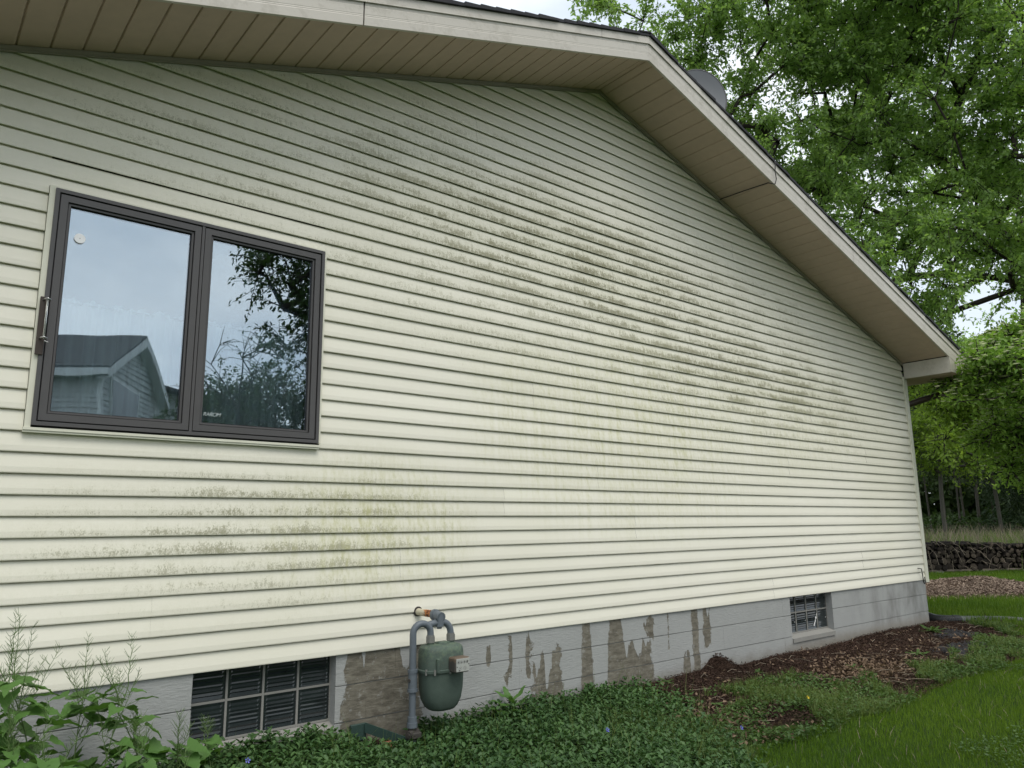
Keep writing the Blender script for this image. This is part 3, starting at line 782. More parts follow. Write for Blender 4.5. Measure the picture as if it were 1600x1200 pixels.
# cafe curtain inside
def curtain(x0, x1, label):
    n = 150; nz_ = 9; vs = []
    r_ = random.Random(int(x0 * 100))
    ph = [r_.uniform(0, 6) for _ in range(4)]
    for j in range(nz_ + 1):
        fz = j / nz_; z = 1.20 + (1.945 - 1.20) * fz
        for i in range(n + 1):
            fx = i / n; x = x0 + (x1 - x0) * fx
            a = .017 * math.sin(fx * 62 + ph[0] + .6 * math.sin(fz * 3 + ph[1])) + .016 * math.sin(fx * 23 + ph[2]) + .005 * math.sin(fx * 140 + ph[3])
            if fz > .93: a = a * .5 + .008 * math.sin(fx * 210)
            zz = z + (.010 * math.sin(fx * 40 + ph[1]) + .006 * math.sin(fx * 97) if fz == 1 else 0)
            vs.append((x + .007 * math.sin(fx * 31), .165 + a, zz))
    b = MB(); b.add(vs, [(j * (n + 1) + i, j * (n + 1) + i + 1, (j + 1) * (n + 1) + i + 1, (j + 1) * (n + 1) + i) for j in range(nz_) for i in range(n)])
    o = b.build('curtain', 'curtain_sheer', None, ((x0 + x1) / 2, .14, 1.2), smooth=True)
    tag(o, label, 'curtain', 'sheer curtains inside the window')
    return o
curtain(.52, 1.235, 'gathered sheer curtain inside the left window pane')
curtain(1.255, 1.97, 'gathered sheer curtain inside the right window pane, behind the reflected tree')
rod = MB().tube([(.5, .165, 1.925), (2.0, .165, 1.925)], .006, 8).build('curtain_rod', 'chrome_metal', None, (1.25, .147, 1.93))
tag(rod, 'thin curtain rod across both panes inside the window', 'curtain rod')

# round white sticker / sensor on left pane
b = MB(); n = 24
b.add([(.640 + .026 * math.cos(k * 2 * math.pi / n), yy, 2.232 + .026 * math.sin(k * 2 * math.pi / n)) for yy in (-.004, .0035) for k in range(n)],
      [tuple(range(n))[::-1]] + [(k, (k + 1) % n, (k + 1) % n + n, k + n) for k in range(n)])
st_ = b.build('window_disc', 'white_plastic', None, (.640, 0, 2.232)); tag(st_, 'small round white disc stuck on the upper left window pane', 'disc')
b = MB(); b.add([(.640 + .0022 * math.cos(k), -.0045, 2.232 + .0022 * math.sin(k)) for k in range(6)], [tuple(range(6))[::-1]]); b.build('centre_dot', 'gasket_black', st_)

# tube thermometer screwed to the left jamb
th = empty('window_thermometer', (.512, -.04, 1.74), 'slim tube thermometer on metal brackets screwed to the left side of the window frame', 'thermometer')
MB().bbox((.492, -.036, 1.590), (.526, -.0305, 1.885), .002).build('back_plate', 'gutter_brown', th)
MB().tube([(.520, -.064, 1.665), (.520, -.064, 1.872)], .005, 10).build('tube', 'tube_glass', th, smooth=True)
for z in (1.868, 1.672):
    b = MB(); b.tube([(.506, -.036, z), (.511, -.055, z + .002), (.520, -.074, z + .002), (.531, -.066, z - .002), (.529, -.058, z - .008)], .0045, 8); b.build('bracket', 'chrome_metal', th, smooth=True)
MB().tube([(.522, -.066, 1.655), (.540, -.066, 1.650)], .003, 6).build('pin', 'chrome_metal', th)

# ------------------------------------------------------------------ cables
o = MB().tube([(6.475, -.62, 4.31), (6.475, -.632, 4.24), (6.47, -.626, 4.18), (6.49, -.622, 4.10), (6.475, -.612, 4.044), (6.41, -.575, 4.052), (6.405, -.3, 4.066), (6.40, -.02, 4.074)], .0055, 6).build('cable', 'black_cable', None, (6.47, -.6, 4.1), smooth=True)
tag(o, 'black cable running over the white rake board and across the soffit below the satellite dish', 'cable')
o = MB().tube([(10.24, .005, .150), (10.24, -.02, .150), (10.27, -.03, .145), (10.285, -.03, .08), (10.292, -.03, -.01), (10.31, -.03, -.04), (10.34, -.028, -.045), (10.36, -.025, -.02), (10.365, -.02, .04)], .006, 6).build('cable', 'black_cable', None, (10.24, 0, .1), smooth=True)
tag(o, 'short black cable looping out of the bottom siding course at the far house corner', 'cable')

# ------------------------------------------------------------------ satellite dish on the roof
dc = Vector((6.07, -.10, 5.10))
dish = empty('satellite_dish', (6.15, .25, 4.42), 'grey oval satellite dish standing on the roof slope behind the rake', 'satellite dish')
nrm = Vector((-.50, -.72, .16)).normalized(); ux = Vector((0, 0, 1)).cross(nrm).normalized(); uy = nrm.cross(ux)
def disc(r0, sc, off, curve, flip=False):
    vs = [dc + nrm * (off - curve)]; fs = []; n = 36
    for j in (1, 2, 3, 4):
        for k in range(n):
            a = 2 * math.pi * k / n; rr = j / 4
            vs.append(dc + ux * (sc[0] * rr * math.cos(a)) + uy * (sc[1] * rr * math.sin(a)) + nrm * (off - curve * (1 - rr * rr)))
    for k in range(n): fs.append((0, 1 + k, 1 + (k + 1) % n))
    for j in range(3):
        for k in range(n):
            fs.append((1 + j * n + k, 1 + (j + 1) * n + k, 1 + (j + 1) * n + (k + 1) % n, 1 + j * n + (k + 1) % n))
    return vs, fs
b = MB(); vs, fs = disc(0, (.265, .345), .0, .05); b.add(vs, fs); b.build('reflector', 'dish_grey', dish, smooth=True)
b = MB(); vs, fs = disc(0, (.265, .345), -.018, .05); b.add(vs, fs); 
b.tube([dc + ux * (.268 * math.cos(a)) + uy * (.348 * math.sin(a)) - nrm * .008 for a in [2 * math.pi * k / 36 for k in range(37)]], .011, 6, cap=False)
b.build('rim', 'dish_rim', dish, smooth=True)
MB().tube([dc - nrm * .06, dc - nrm * .14, (6.15, .12, 4.95), (6.15, .14, 4.50)], .02, 8).build('mast', 'dish_rim', dish, smooth=True)
b = MB(); b.tube([dc - uy * .34, dc - uy * .50 + nrm * .28], .010, 6); b.build('feed_arm', 'dish_rim', dish)
b = MB(); b.tube([dc - uy * .50 + nrm * .28, dc - uy * .44 + nrm * .31], .028, 8); b.build('receiver', 'dish_grey', dish)
b = MB(); b.bbox((6.07, .06, 4.375), (6.23, .22, 4.50), .005); b.build('foot', 'dish_rim', dish)

# ------------------------------------------------------------------ gas meter
mx_, my_ = 2.742, -.255           # centre of the meter body
mt = empty('gas_meter', (mx_, my_, -.42), 'green household gas meter hung from grey pipes in front of the block foundation', 'gas meter')
def supers(w, d, n=28, e=3.2):
    out = []
    for k in range(n):
        a = 2 * math.pi * k / n; c_, s_ = math.cos(a), math.sin(a)
        out.append((w * math.copysign(abs(c_) ** (2 / e), c_), d * math.copysign(abs(s_) ** (2 / e), s_)))
    return out
def loft(b, levels, cx, cy, mi=0, n=28, rot=0.0):
    vs = []
    for z, w, d in levels:
        for x, y in supers(w, d, n): vs.append((cx + x * math.cos(rot) - y * math.sin(rot), cy + x * math.sin(rot) + y * math.cos(rot), z))
    fs = [(j * n + k, j * n + (k + 1) % n, (j + 1) * n + (k + 1) % n, (j + 1) * n + k) for j in range(len(levels) - 1) for k in range(n)]
    fs += [tuple(range(n - 1, -1, -1)), tuple(range((len(levels) - 1) * n, len(levels) * n))]
    b.add(vs, fs, mi)
zt = .040                         # top of meter case
rt = R(-4)
b = MB(); loft(b, [(zt - .385, .048, .05), (zt - .380, .076, .062), (zt - .362, .098, .072), (zt - .32, .120, .084), (zt - .26, .131, .091), (zt - .162, .136, .094)], mx_, my_, rot=rt)
b.build('lower_case', 'meter_green', mt, smooth=True, auto=50)
b = MB(); loft(b, [(zt - .160, .147, .103), (zt - .146, .148, .104), (zt - .142, .137, .096), (zt - .045, .135, .093), (zt - .022, .130, .088), (zt - .010, .117, .077), (zt - .003, .095, .06), (zt, .07, .045)], mx_, my_, rot=rt)
for sx in (-1, 1):                 # raised ribs with bolts
    for q in (.48, -.05 if sx < 0 else .2):
        xx = mx_ + sx * .118 * q if q != .48 else mx_ + sx * .085
        b.bbox((xx - .008, my_ - .102, zt - .158), (xx + .008, my_ - .080, zt - .075), .003)
b.tube([(mx_ - .03, my_ - .02, zt - .004), (mx_ - .03, my_ - .02, zt + .010)], .012, 8); b.bbox((mx_ - .04, my_ - .035, zt - .005), (mx_ + .045, my_ + .025, zt + .007), .004)
b.build('upper_case', 'meter_green', mt, smooth=True, auto=35)
for k in range(10):
    a = 2 * math.pi * (k + .5) / 10
    x, y = mx_ + .143 * math.copysign(abs(math.cos(a)) ** .62, math.cos(a)), my_ + .100 * math.copysign(abs(math.sin(a)) ** .62, math.sin(a))
    MB().tube([(x, y, zt - .168), (x, y, zt - .136)], .0065, 6).build('bolt', 'nut_metal', mt)
# index box with dials
ix0, ix1, iz0, iz1 = mx_ - .010, mx_ + .098, zt - .158, zt - .072
b = MB(); b.bbox((ix0, my_ - .165, iz0), (ix1, my_ - .090, iz1), .007); idx = b.build('index_box', 'index_case', mt)
b = MB(); b.bbox((ix0 + .006, my_ - .1685, iz0 + .006), (ix1 - .006, my_ - .1655, iz1 - .006), .001); b.build('dial_plate', 'dial_plate', idx)
def ringd(b, cx, cz, r, w_, y): 
    n = 14; b.add([(cx + q * math.cos(2 * math.pi * k / n), y, cz + q * math.sin(2 * math.pi * k / n)) for q in (r, r - w_) for k in range(n)], [(k, k + n, (k + 1) % n + n, (k + 1) % n) for k in range(n)])
for i in range(4):
    b = MB(); cx, cz = ix0 + .021 + i * .021, iz1 - .026
    ringd(b, cx, cz, .0085, .0012, my_ - .1690); ringd(b, cx, cz, .0036, .0034, my_ - .1692)
    a = random.uniform(0, 6); b.tube([(cx, my_ - .1696, cz), (cx + .0078 * math.cos(a), my_ - .1696, cz + .0078 * math.sin(a))], .001, 4)
    b.build('dial', 'gasket_black', idx)
for cx in (ix0 + .034, ix0 + .068):
    b = MB(); cz = iz0 + .024; ringd(b, cx, cz, .0105, .001, my_ - .1690); ringd(b, cx, cz, .0025, .0024, my_ - .1692); b.build('test_dial', 'dark_iron', idx)
for cx, cz in ((ix0 + .011, iz0 + .035), (ix0 + .027, iz0 + .013), (ix1 - .011, iz1 - .040)):
    MB().tube([(cx, my_ - .170, cz), (cx, my_ - .1655, cz)], .003, 6).build('screw', 'gasket_black', idx)
# ports, nuts and pipes
lx, rx = mx_ - .078, mx_ + .072
for xx in (lx, rx):
    b = MB(); b.tube([(xx, my_, zt - .045), (xx, my_, zt + .012)], .022, 12); b.build('port', 'meter_green', mt, smooth=True, auto=40)
    b = MB(); b.tube([(xx, my_, zt + .008), (xx, my_, zt + .044)], .027, 8); b.tube([(xx, my_, zt + .0441), (xx, my_, zt + .052)], .023, 12); b.build('coupling_nut', 'nut_metal', mt)
def arc(c, r, a0, a1, axis, n=9):
    """half circle in the plane spanned by axis (horizontal unit) and z"""
    return [Vector(c) + Vector(axis) * (r * math.cos(a0 + (a1 - a0) * k / n)) + Vector((0, 0, 1)) * (r * math.sin(a0 + (a1 - a0) * k / n)) for k in range(n + 1)]
rxr = mx_ - .190; ryr = my_ + .02   # riser
top = .118
hv = Vector((lx - rxr, my_ - ryr, 0)); hr = hv.length / 2; ax = hv.normalized()
cen = Vector((rxr, ryr, top - .012)) + hv / 2
path = [Vector((rxr, ryr, -.10))] + arc(cen, hr, math.pi, 0, ax, 12) + [Vector((lx, my_, zt + .05))]
b = MB(); b.tube(path, .0205, 12); b.build('inlet_pipe', 'grey_pipe', mt, smooth=True, auto=50)
# outlet: from right port up, bending left/back to the elbow fed by the wall pipe
pw = Vector((2.735, 0, .205))
el_ = Vector((2.735, my_ - .0, .205))
path = [Vector((rx, my_, zt + .05)), Vector((rx, my_, .085))] + [Vector((rx - .055 + .055 * math.cos(a), my_ + .012 * (1 - math.cos(a)), .085 + .075 * math.sin(a))) for a in [k * math.pi / 2 / 8 for k in range(1, 9)]] + [Vector((rx - .085, my_ + .012, .163)), Vector((2.66, my_ + .018, .150))]
b = MB(); b.tube(path, .0205, 12); b.build('outlet_pipe', 'grey_pipe', mt, smooth=True, auto=50)
b = MB(); b.tube([(2.735, my_ + .05, .200), (2.735, my_ - .012, .190)], .031, 12); b.tube([(2.735, my_ + .01, .212), (2.735, my_ + .01, .135)], .027, 12); b.tube([(2.735, my_ + .01, .136), (2.735, my_ + .01, .122)], .016, 6); b.tube([(2.735, my_ + .068, .2), (2.735, my_ + .045, .2)], .035, 12)
b.build('elbow', 'dark_iron' if False else 'grey_pipe', mt, smooth=True, auto=40)
b = MB(); b.tube([(2.735, .03, .205), (2.735, my_ + .045, .202)], .0225, 12); b.build('wall_pipe', 'rusty_pipe', mt, smooth=True, auto=50)
b = MB(); b.tube([(2.735, -.006, .207), (2.735, .01, .207)], .031, 14); b.build('wall_collar', 'dark_iron', mt)
# riser fittings
def seg(name, z0, z1, r, mat, sides=12, y=ryr):
    MB().tube([(rxr, y, z0), (rxr, y, z1)], r, sides).build(name, mat, mt, smooth=True, auto=40)
seg('coupling', -.115, -.095, .030, 'grey_pipe'); seg('coupling', -.205, -.115, .027, 'grey_pipe'); seg('coupling', -.222, -.205, .031, 'grey_pipe')
seg('riser_pipe', -.36, -.222, .0205, 'grey_pipe')
seg('union', -.392, -.36, .028, 'grey_pipe'); seg('union', -.420, -.392, .032, 'grey_pipe')
seg('valve', -.47, -.42, .024, 'dark_iron'); 
b = MB(); b.tube([(rxr - .045, ryr - .03, -.452), (rxr + .04, ryr + .01, -.452)], .022, 10); b.tube([(rxr - .05, ryr - .032, -.452), (rxr - .038, ryr - .028, -.452)], .012, 6); b.bbox((rxr - .03, ryr - .055, -.476), (rxr + .035, ryr - .02, -.44), .006); b.build('valve_body', 'dark_iron', mt, smooth=True, auto=35)
seg('base_fitting', -.52, -.475, .028, 'grey_pipe'); seg('base_pipe', -.64, -.52, .021, 'dark_iron')
MB().tube([(rxr - .034, ryr - .01, -.155), (rxr - .024, ryr - .005, -.155)], .010, 6).build('plug', 'dark_iron', mt)
# channel bracket from the wall
b = MB()
A, B = Vector((2.36, -.02, -.455)), Vector((rxr - .02, ryr - .01, -.53))
b.bbox((2.27, -.012, -.50), (2.375, .008, -.405), .003)
d_ = (B - A); u_ = Vector((0, 0, 1)); s2 = d_.cross(u_).normalized() * .004
for (o1, o2) in ((0, .055),):
    b.hexa([A + s2, B + s2, B - s2, A - s2], [A + s2 + u_ * .055, B + s2 + u_ * .055, B - s2 + u_ * .055, A - s2 + u_ * .055])
b.build('bracket', 'bracket_green', mt)

# ================================================================== VEGETATION
def leaves(P, Dr, Ln, Wd, name, mat, up=None, fold=.25, parent=None, org=None, curl=0.0):
    """diamond leaves folded along the midrib, one island each"""
    n = len(P); Dr = Dr / np.linalg.norm(Dr, axis=1, keepdims=True)
    if up is None: up = np.tile([0, 0, 1.0], (n, 1)) + rng.normal(0, .45, (n, 3))
    Sd = np.cross(Dr, up); Sd /= np.linalg.norm(Sd, axis=1, keepdims=True) + 1e-9
    Nn = np.cross(Sd, Dr)
    Ln = np.broadcast_to(Ln, n)[:, None]; Wd = np.broadcast_to(Wd, n)[:, None]
    tip = P + Dr * Ln - np.array([0, 0, 1.0]) * Ln * curl
    mid = P + Dr * Ln * .45
    V = np.stack([P, mid + Sd * Wd * .5 + Nn * Wd * fold, tip, mid - Sd * Wd * .5 + Nn * Wd * fold], 1).reshape(-1, 3)
    k = np.arange(n)[:, None] * 4
    F = np.concatenate([k + [0, 1, 2], k + [0, 2, 3]], 1).reshape(-1, 3)
    o0 = Vector(org) if org is not None else (WO[parent.name] if parent else Vector((0, 0, 0)))
    me = npmesh(name, V - np.array(o0), F, [mat])
    return link(name, me, parent, o0)

def tubes_np(segs, sides=4):
    """segs: list of (p0,p1,r0,r1)"""
    A = np.array([s_[0] for s_ in segs], float); B = np.array([s_[1] for s_ in segs], float); r0 = np.array([s_[2] for s_ in segs]); r1 = np.array([s_[3] for s_ in segs])
    D_ = B - A; D_ /= np.linalg.norm(D_, axis=1, keepdims=True) + 1e-9
    ref = np.where(np.abs(D_[:, 2:3]) < .9, [[0, 0, 1.0]], [[1.0, 0, 0]])
    U = np.cross(D_, ref); U /= np.linalg.norm(U, axis=1, keepdims=True); Wv = np.cross(D_, U)
    an = np.arange(sides) * 2 * math.pi / sides
    ring_ = U[:, None] * np.cos(an)[None, :, None] + Wv[:, None] * np.sin(an)[None, :, None]
    V = np.concatenate([A[:, None] + ring_ * r0[:, None, None], (B + D_ * .3 * r1[:, None])[:, None] + ring_ * r1[:, None, None]], 1).reshape(-1, 3)
    k = np.arange(len(segs))[:, None, None] * 2 * sides; i = np.arange(sides)
    q = np.stack([i, (i + 1) % sides, (i + 1) % sides + sides, i + sides], -1)[None]
    return V, (k + q).reshape(-1, 4)

def tree(name, base, height, trunk_r, blobs, nbr, ntw, nlf, leaf, leafmat_, label, cat='tree', group=None, bark='trunk_bark', twig=(.5, 1.0), droop=.35, seed=1, fork=.3, lean=(0, 0), bare=0.0, bract=None, spread_up=.25):
    """blobs: list of (centre offset from base, radii) ellipsoids the crown fills"""
    rg = np.random.default_rng(seed)
    base = np.array(base, float)
    t0 = empty(name, tuple(base), label, cat, group)
    wts = np.array([b_[1][0] * b_[1][1] * b_[1][2] for b_ in blobs]); wts = wts / wts.sum()
    at_ = []
    for c_, r_ in blobs:
        k = max(3, int(round(nbr * (r_[0] * r_[1] * r_[2]) / sum(b_[1][0] * b_[1][1] * b_[1][2] for b_ in blobs))))
        d_ = rg.normal(size=(k, 3)); d_ /= np.linalg.norm(d_, axis=1, keepdims=True)
        rr = rg.uniform(.15, 1.0, (k, 1)) ** .45
        at_.append(np.array(c_) + d_ * rr * np.array(r_))
    at_ = np.concatenate(at_)
    # trunk
    ht = height * .8
    nodes = []; par = []; 
    nt_ = 10
    ph = rg.uniform(0, 6, 2)
    for i in range(nt_ + 1):
        f = i / nt_
        nodes.append(np.array([lean[0] * f + .02 * height * math.sin(f * 5 + ph[0]) * f, lean[1] * f + .02 * height * math.sin(f * 4 + ph[1]) * f, ht * f])); par.append(i - 1)
    start = int(nt_ * fork)
    order = np.argsort(np.linalg.norm(at_ - np.array([0, 0, ht * fork]), axis=1))
    tips = []
    for ai in order:
        a = at_[ai]
        cand = np.array(nodes[start:])
        dv = a - cand; dist = np.linalg.norm(dv, axis=1)
        rise = np.maximum(0, -(dv[:, 2]) / (dist + 1e-6))          # avoid branches going down
        j = int(np.argmin(dist * (1 + .9 * rise))) + start
        p0 = nodes[j]; d_ = a - p0; ln = np.linalg.norm(d_); ns = max(1, min(5, int(ln / 0.8)))
        last = j
        off = rg.normal(0, .09, 3) * ln
        for s_ in range(1, ns + 1):
            f = s_ / ns
            q = p0 + d_ * f + off * math.sin(f * math.pi) + np.array([0, 0, spread_up * ln * math.sin(f * math.pi) * .5]) + rg.normal(0, .03, 3) * ln * (f < 1)
            nodes.append(q); par.append(last); last = len(nodes) - 1
        tips.append(last)
    cnt = np.zeros(len(nodes))
    for t_ in tips: cnt[t_] += 1
    for i in range(len(nodes) - 1, 0, -1): cnt[par[i]] += cnt[i]
    tot = max(cnt[0], 1)
    rad = trunk_r * .8 * np.maximum(cnt / tot, .0003) ** .47
    rad[:nt_ + 1] = np.maximum(rad[:nt_ + 1], trunk_r * (1 - .75 * np.arange(nt_ + 1) / nt_))
    thick = []; thin = []
    for i in range(1, len(nodes)):
        s_ = (nodes[i] + base, nodes[par[i]] + base, rad[i], min(rad[par[i]], rad[i] * 1.5) if i > nt_ else rad[par[i]])
        (thick if rad[i] > .05 or i <= nt_ else thin).append(s_)
    # twigs and leaves
    P0 = []; tw = []
    LP, LD, LS = [], [], []
    live = tips + [i for i in range(nt_ + 1, len(nodes)) if rg.random() < .25]
    for t_ in live:
        if rg.random() < bare: continue
        pb = nodes[t_] + base
        outd = nodes[t_] - nodes[par[t_]]; outd = outd / (np.linalg.norm(outd) + 1e-6)
        for k in range(ntw):
            d_ = outd * .7 + rg.normal(0, .75, 3) + np.array([0, 0, .15]); d_ /= np.linalg.norm(d_)
            ln = rg.uniform(*twig)
            p1 = pb + d_ * ln * .5; p2 = p1 + (d_ + np.array([0, 0, -droop])) * ln * .5
            tw.append((pb, p1, .011, .008)); tw.append((p1, p2, .008, .004))
            f = rg.uniform(.15, 1.05, nlf)[:, None]
            q = np.where(f < .5, pb + (p1 - pb) * f * 2, p1 + (p2 - p1) * (f * 2 - 1))
            LP.append(q + rg.normal(0, .05, (nlf, 3))); dd = d_ * .5 + rg.normal(0, .6, (nlf, 3)) + np.array([0, 0, -droop * 1.6]); LD.append(dd)
    V1, F1 = tubes_np(thick, 8); 
    me = npmesh('trunk', V1 - base, F1, [bark], smooth=True); tr = link('trunk', me, t0, tuple(base))
    V2, F2 = tubes_np(thin + tw, 3)
    br = link('branches', npmesh('branches', V2 - base, F2, [bark]), t0, tuple(base))
    LP = np.concatenate(LP); LD = np.concatenate(LD); n = len(LP)
    ls = rg.uniform(.7, 1.25, n)
    cro = leaves(LP, LD, leaf[0] * ls, leaf[1] * ls, 'crown', leafmat_, parent=t0, up=np.tile([0, 0, 1.0], (n, 1)) + rg.normal(0, .6, (n, 3)))
    if bract:
        k = rg.random(n) < bract
        # flat sprays of cream bracts held above the leaves
        Pb = LP[k]; nb = len(Pb); Pb = Pb + np.array([0, 0, .06])
        PP = np.repeat(Pb, 4, axis=0); a = (np.tile(np.arange(4), nb) * math.pi / 2 + np.repeat(rg.uniform(0, 6, nb), 4))
        DD = np.stack([np.cos(a), np.sin(a), np.full(4 * nb, .15)], -1)
        leaves(PP, DD, .045, .035, 'bracts', 'bract_cream', parent=t0, up=np.tile([0, 0, 1.0], (4 * nb, 1)), fold=.1)
    return t0

def off(base, px, py, dist):
    return tuple(np.array(at(px, py, dist)) - np.array(base))
def gbase(px, dist, z=-.58):
    q = at(px, 800, dist); return (q.x, q.y, z)

# --- big trees behind the house
b1 = gbase(1215, 21)
tree('shade_tree', b1, 14, .15, [(off(b1, 1200, 170, 20.5), (3.6, 2.6, 3.2)), (off(b1, 1060, 60, 20), (1.9, 1.7, 1.5)), (off(b1, 1290, -60, 20.5), (4.2, 3, 3.2)), (off(b1, 1330, 330, 19), (1.9, 1.6, 2.0)), (off(b1, 960, 0, 20.5), (1.5, 1.3, .9))],
     330, 9, 27, (.125, .062), 'leaf_big_tree', 'tall shade tree with drooping bright green leaves right behind the satellite dish', seed=11, group='trees behind the house', spread_up=.2)
b2 = gbase(1640, 19)
tree('shade_tree', b2, 14, .18, [(off(b2, 1500, 130, 18.5), (2.8, 2.6, 3.4)), (off(b2, 1600, 330, 18), (2.5, 2.3, 2.0)), (off(b2, 1430, 400, 17.5), (1.6, 1.3, 1.3)), (off(b2, 1480, -120, 19), (3.5, 3, 2.6)), (off(b2, 1530, 470, 17), (1.7, 1.4, .55))],
     330, 9, 27, (.12, .062), 'leaf_big_tree_dark', 'big tree at the right edge of the view with long bare limbs reaching left', seed=23, group='trees behind the house', spread_up=.15)
b3 = gbase(1420, 27)
tree('shade_tree', b3, 16, .2, [(off(b3, 1390, 230, 27), (4.5, 3, 3.6)), (off(b3, 1380, 0, 27), (4.0, 3, 3.0)), (off(b3, 1540, 330, 27), (3.0, 2.5, 2.6))],
     150, 7, 17, (.19, .095), 'leaf_big_tree', 'tall green tree standing farther back between the two trees behind the house', seed=37, group='trees behind the house')

# --- flowering dogwood at the corner
b4 = gbase(1690, 10.6)
tree('dogwood_tree', b4, 4.3, .07, [(off(b4, 1600, 575, 9.6), (.75, .8, .22)), (off(b4, 1545, 563, 9.2), (.42, .5, .075)), (off(b4, 1640, 540, 10), (.8, .8, .3)), (off(b4, 1560, 622, 9.4), (.5, .6, .13)), (off(b4, 1620, 680, 9.8), (.8, .8, .22)), (off(b4, 1560, 668, 9.6), (.35, .5, .10)), (off(b4, 1620, 735, 10), (.55, .6, .16)), (off(b4, 1515, 598, 9.9), (.25, .4, .07))],
     150, 7, 15, (.068, .036), 'leaf_dogwood', 'dogwood tree with layered branches and cream bracts beside the eave corner', seed=5, twig=(.14, .30), droop=.12, fork=.15, bract=.11, spread_up=.1)
b5 = gbase(1700, 17)
tree('small_tree', b5, 4.8, .07, [(off(b5, 1500, 610, 16.8), (.9, 1.0, .5)), (off(b5, 1560, 640, 17), (1.4, 1.2, .7)), (off(b5, 1480, 680, 16.6), (.55, .6, .25)), (off(b5, 1620, 560, 17), (1.4, 1.2, .7))],
     120, 8, 15, (.11, .055), 'leaf_yellow_green', 'yellow green small tree filling the gap between the house corner and the dogwood', seed=6, twig=(.25, .5), droop=.15, fork=.2, spread_up=.1)

# --- yellow-green understory and woods behind the stack of logs
k = 0
for (px, dist, h, rr, py, mt_, lab) in ((1475, 27, 5.5, 1.5, 690, 'leaf_yellow_green', 'yellow green understory tree just right of the far house corner'), (1560, 30, 6.0, 1.9, 700, 'leaf_yellow_green', 'yellow green understory tree behind the dogwood, right of its neighbour'), (1660, 28, 6.0, 1.9, 690, 'leaf_yellow_green', 'yellow green understory tree at the right edge behind the dogwood'), (1430, 33, 7, 2.2, 620, 'leaf_big_tree', 'green tree behind the house corner seen under the eave'), (1530, 36, 9, 2.8, 600, 'leaf_big_tree', 'taller green tree farther back behind the dogwood')):
    bb = gbase(px, dist)
    tree('understory_tree', bb, h, .09, [(off(bb, px, py, dist), (rr, rr, rr * .75)), (off(bb, px + 25, py - 50, dist), (rr * .8, rr * .8, rr * .6))], 70, 7, 12, (.15, .09), mt_, lab, seed=50 + k, group='understory trees at the wood edge', bark='pale_bark', droop=.1); k += 1

# trunks of the wood, each its own tree
tl = [(1452, 34, .11, -1.3), (1476, 31, .12, -2.0), (1497, 36, .12, -.7), (1508, 35, .13, -1.0), (1530, 42, .12, .3), (1552, 38, .10, -.4), (1575, 45, .16, .2), (1601, 36, .18, .1), (1440, 41, .10, .4), (1620, 40, .14, -.2), (1650, 37, .12, .4), (1690, 43, .16, -.5), (1520, 50, .16, .5), (1590, 52, .15, -.3)]
for i, (px, dist, r_, ln) in enumerate(tl):
    bb = gbase(px, dist)
    side = 'left' if px < 1520 else 'right'
    words = ['slim pale trunk nearest the house corner, leaning left', 'pale slanting trunk leaning left above the left end of the log stack', 'first of two thin close trunks above the log stack, leaning left', 'second of two thin close trunks above the log stack, slightly thicker', 'straight dim trunk right of the pair of thin trunks', 'very thin dim trunk behind the middle of the log stack', 'thick dim trunk deep in the wood right of the middle of the log stack', 'thickest trunk of the wood, near the right edge of the view', 'very slim trunk deep in the wood almost hidden by the house corner', 'dim trunk beyond the right edge of the log stack', 'thin trunk standing right of the thickest one', 'stout trunk at the far right of the wood', 'dark trunk deep in the wood behind the pair of thin trunks', 'deepest trunk of the wood behind the thick dim one'][i]
    tree('woodland_tree', bb, 12, r_ * .45, [((ln, 0, 8.5), (1.8, 1.8, 2.0)), ((ln, 0, 4.6), (1.6, 1.6, 1.6))], 34, 6, 10, (.22, .12), 'leaf_forest', words, seed=100 + i, group='trees of the wood behind the log stack', bark='pale_bark' if i < 5 else 'trunk_bark', fork=.4, lean=(ln, ln * .3))

# the wood as one mass behind
def mass(name, n, x0, x1, d0, d1, z0, z1, L_, W_, mat, kind='stuff'):
    px = rng.uniform(x0, x1, n); dd = rng.uniform(d0, d1, n)
    P_ = np.array(CAM) + (np.array(CD)[None] * 0 + 0)
    fwd = np.array([CD.x, CD.y, 0]); fwd /= np.linalg.norm(fwd); rt_ = np.array([CR.x, CR.y, 0]); rt_ /= np.linalg.norm(rt_)
    z = rng.uniform(z0, z1, n) ** 1.0
    top_ = z1 * (.75 + .25 * np.sin(px * .031) * np.sin(px * .013 + 1))
    z = z0 + (z - z0) / (z1 - z0) * (top_ - z0)
    Pn = np.array([CAM.x, CAM.y, 0]) + fwd * dd[:, None] + rt_ * ((px - 800) / FPX * dd)[:, None]; Pn[:, 2] = z
    keep = vnoise(px * .05 + dd, z * 1.3, 8) > -.5
    Pn = Pn[keep]; n = len(Pn)
    o = leaves(Pn, rng.normal(0, 1, (n, 3)) + [0, 0, -.3], L_ * rng.uniform(.6, 1.3, n), W_ * rng.uniform(.6, 1.3, n), name, mat, up=rng.normal(0, 1, (n, 3)))
    tag(o, kind=kind); return o
o = mass('woodland', 36000, 1250, 2150, 44, 62, -.6, 11, .75, .5, 'leaf_forest'); tag(o, 'dark wood edge closing the view behind the thin trunks', 'woodland')
o = mass('conifers', 26000, 1525, 1900, 31, 35, -.6, 5.5, .34, .07, 'leaf_conifer'); tag(o, 'dark drooping conifer growth at the right side of the wood', 'woodland')
o = mass('undergrowth', 9000, 1380, 1900, 30, 42, -.6, 1.1, .22, .10, 'leaf_forest'); tag(o, 'low dark undergrowth between the trunks of the wood', 'undergrowth')

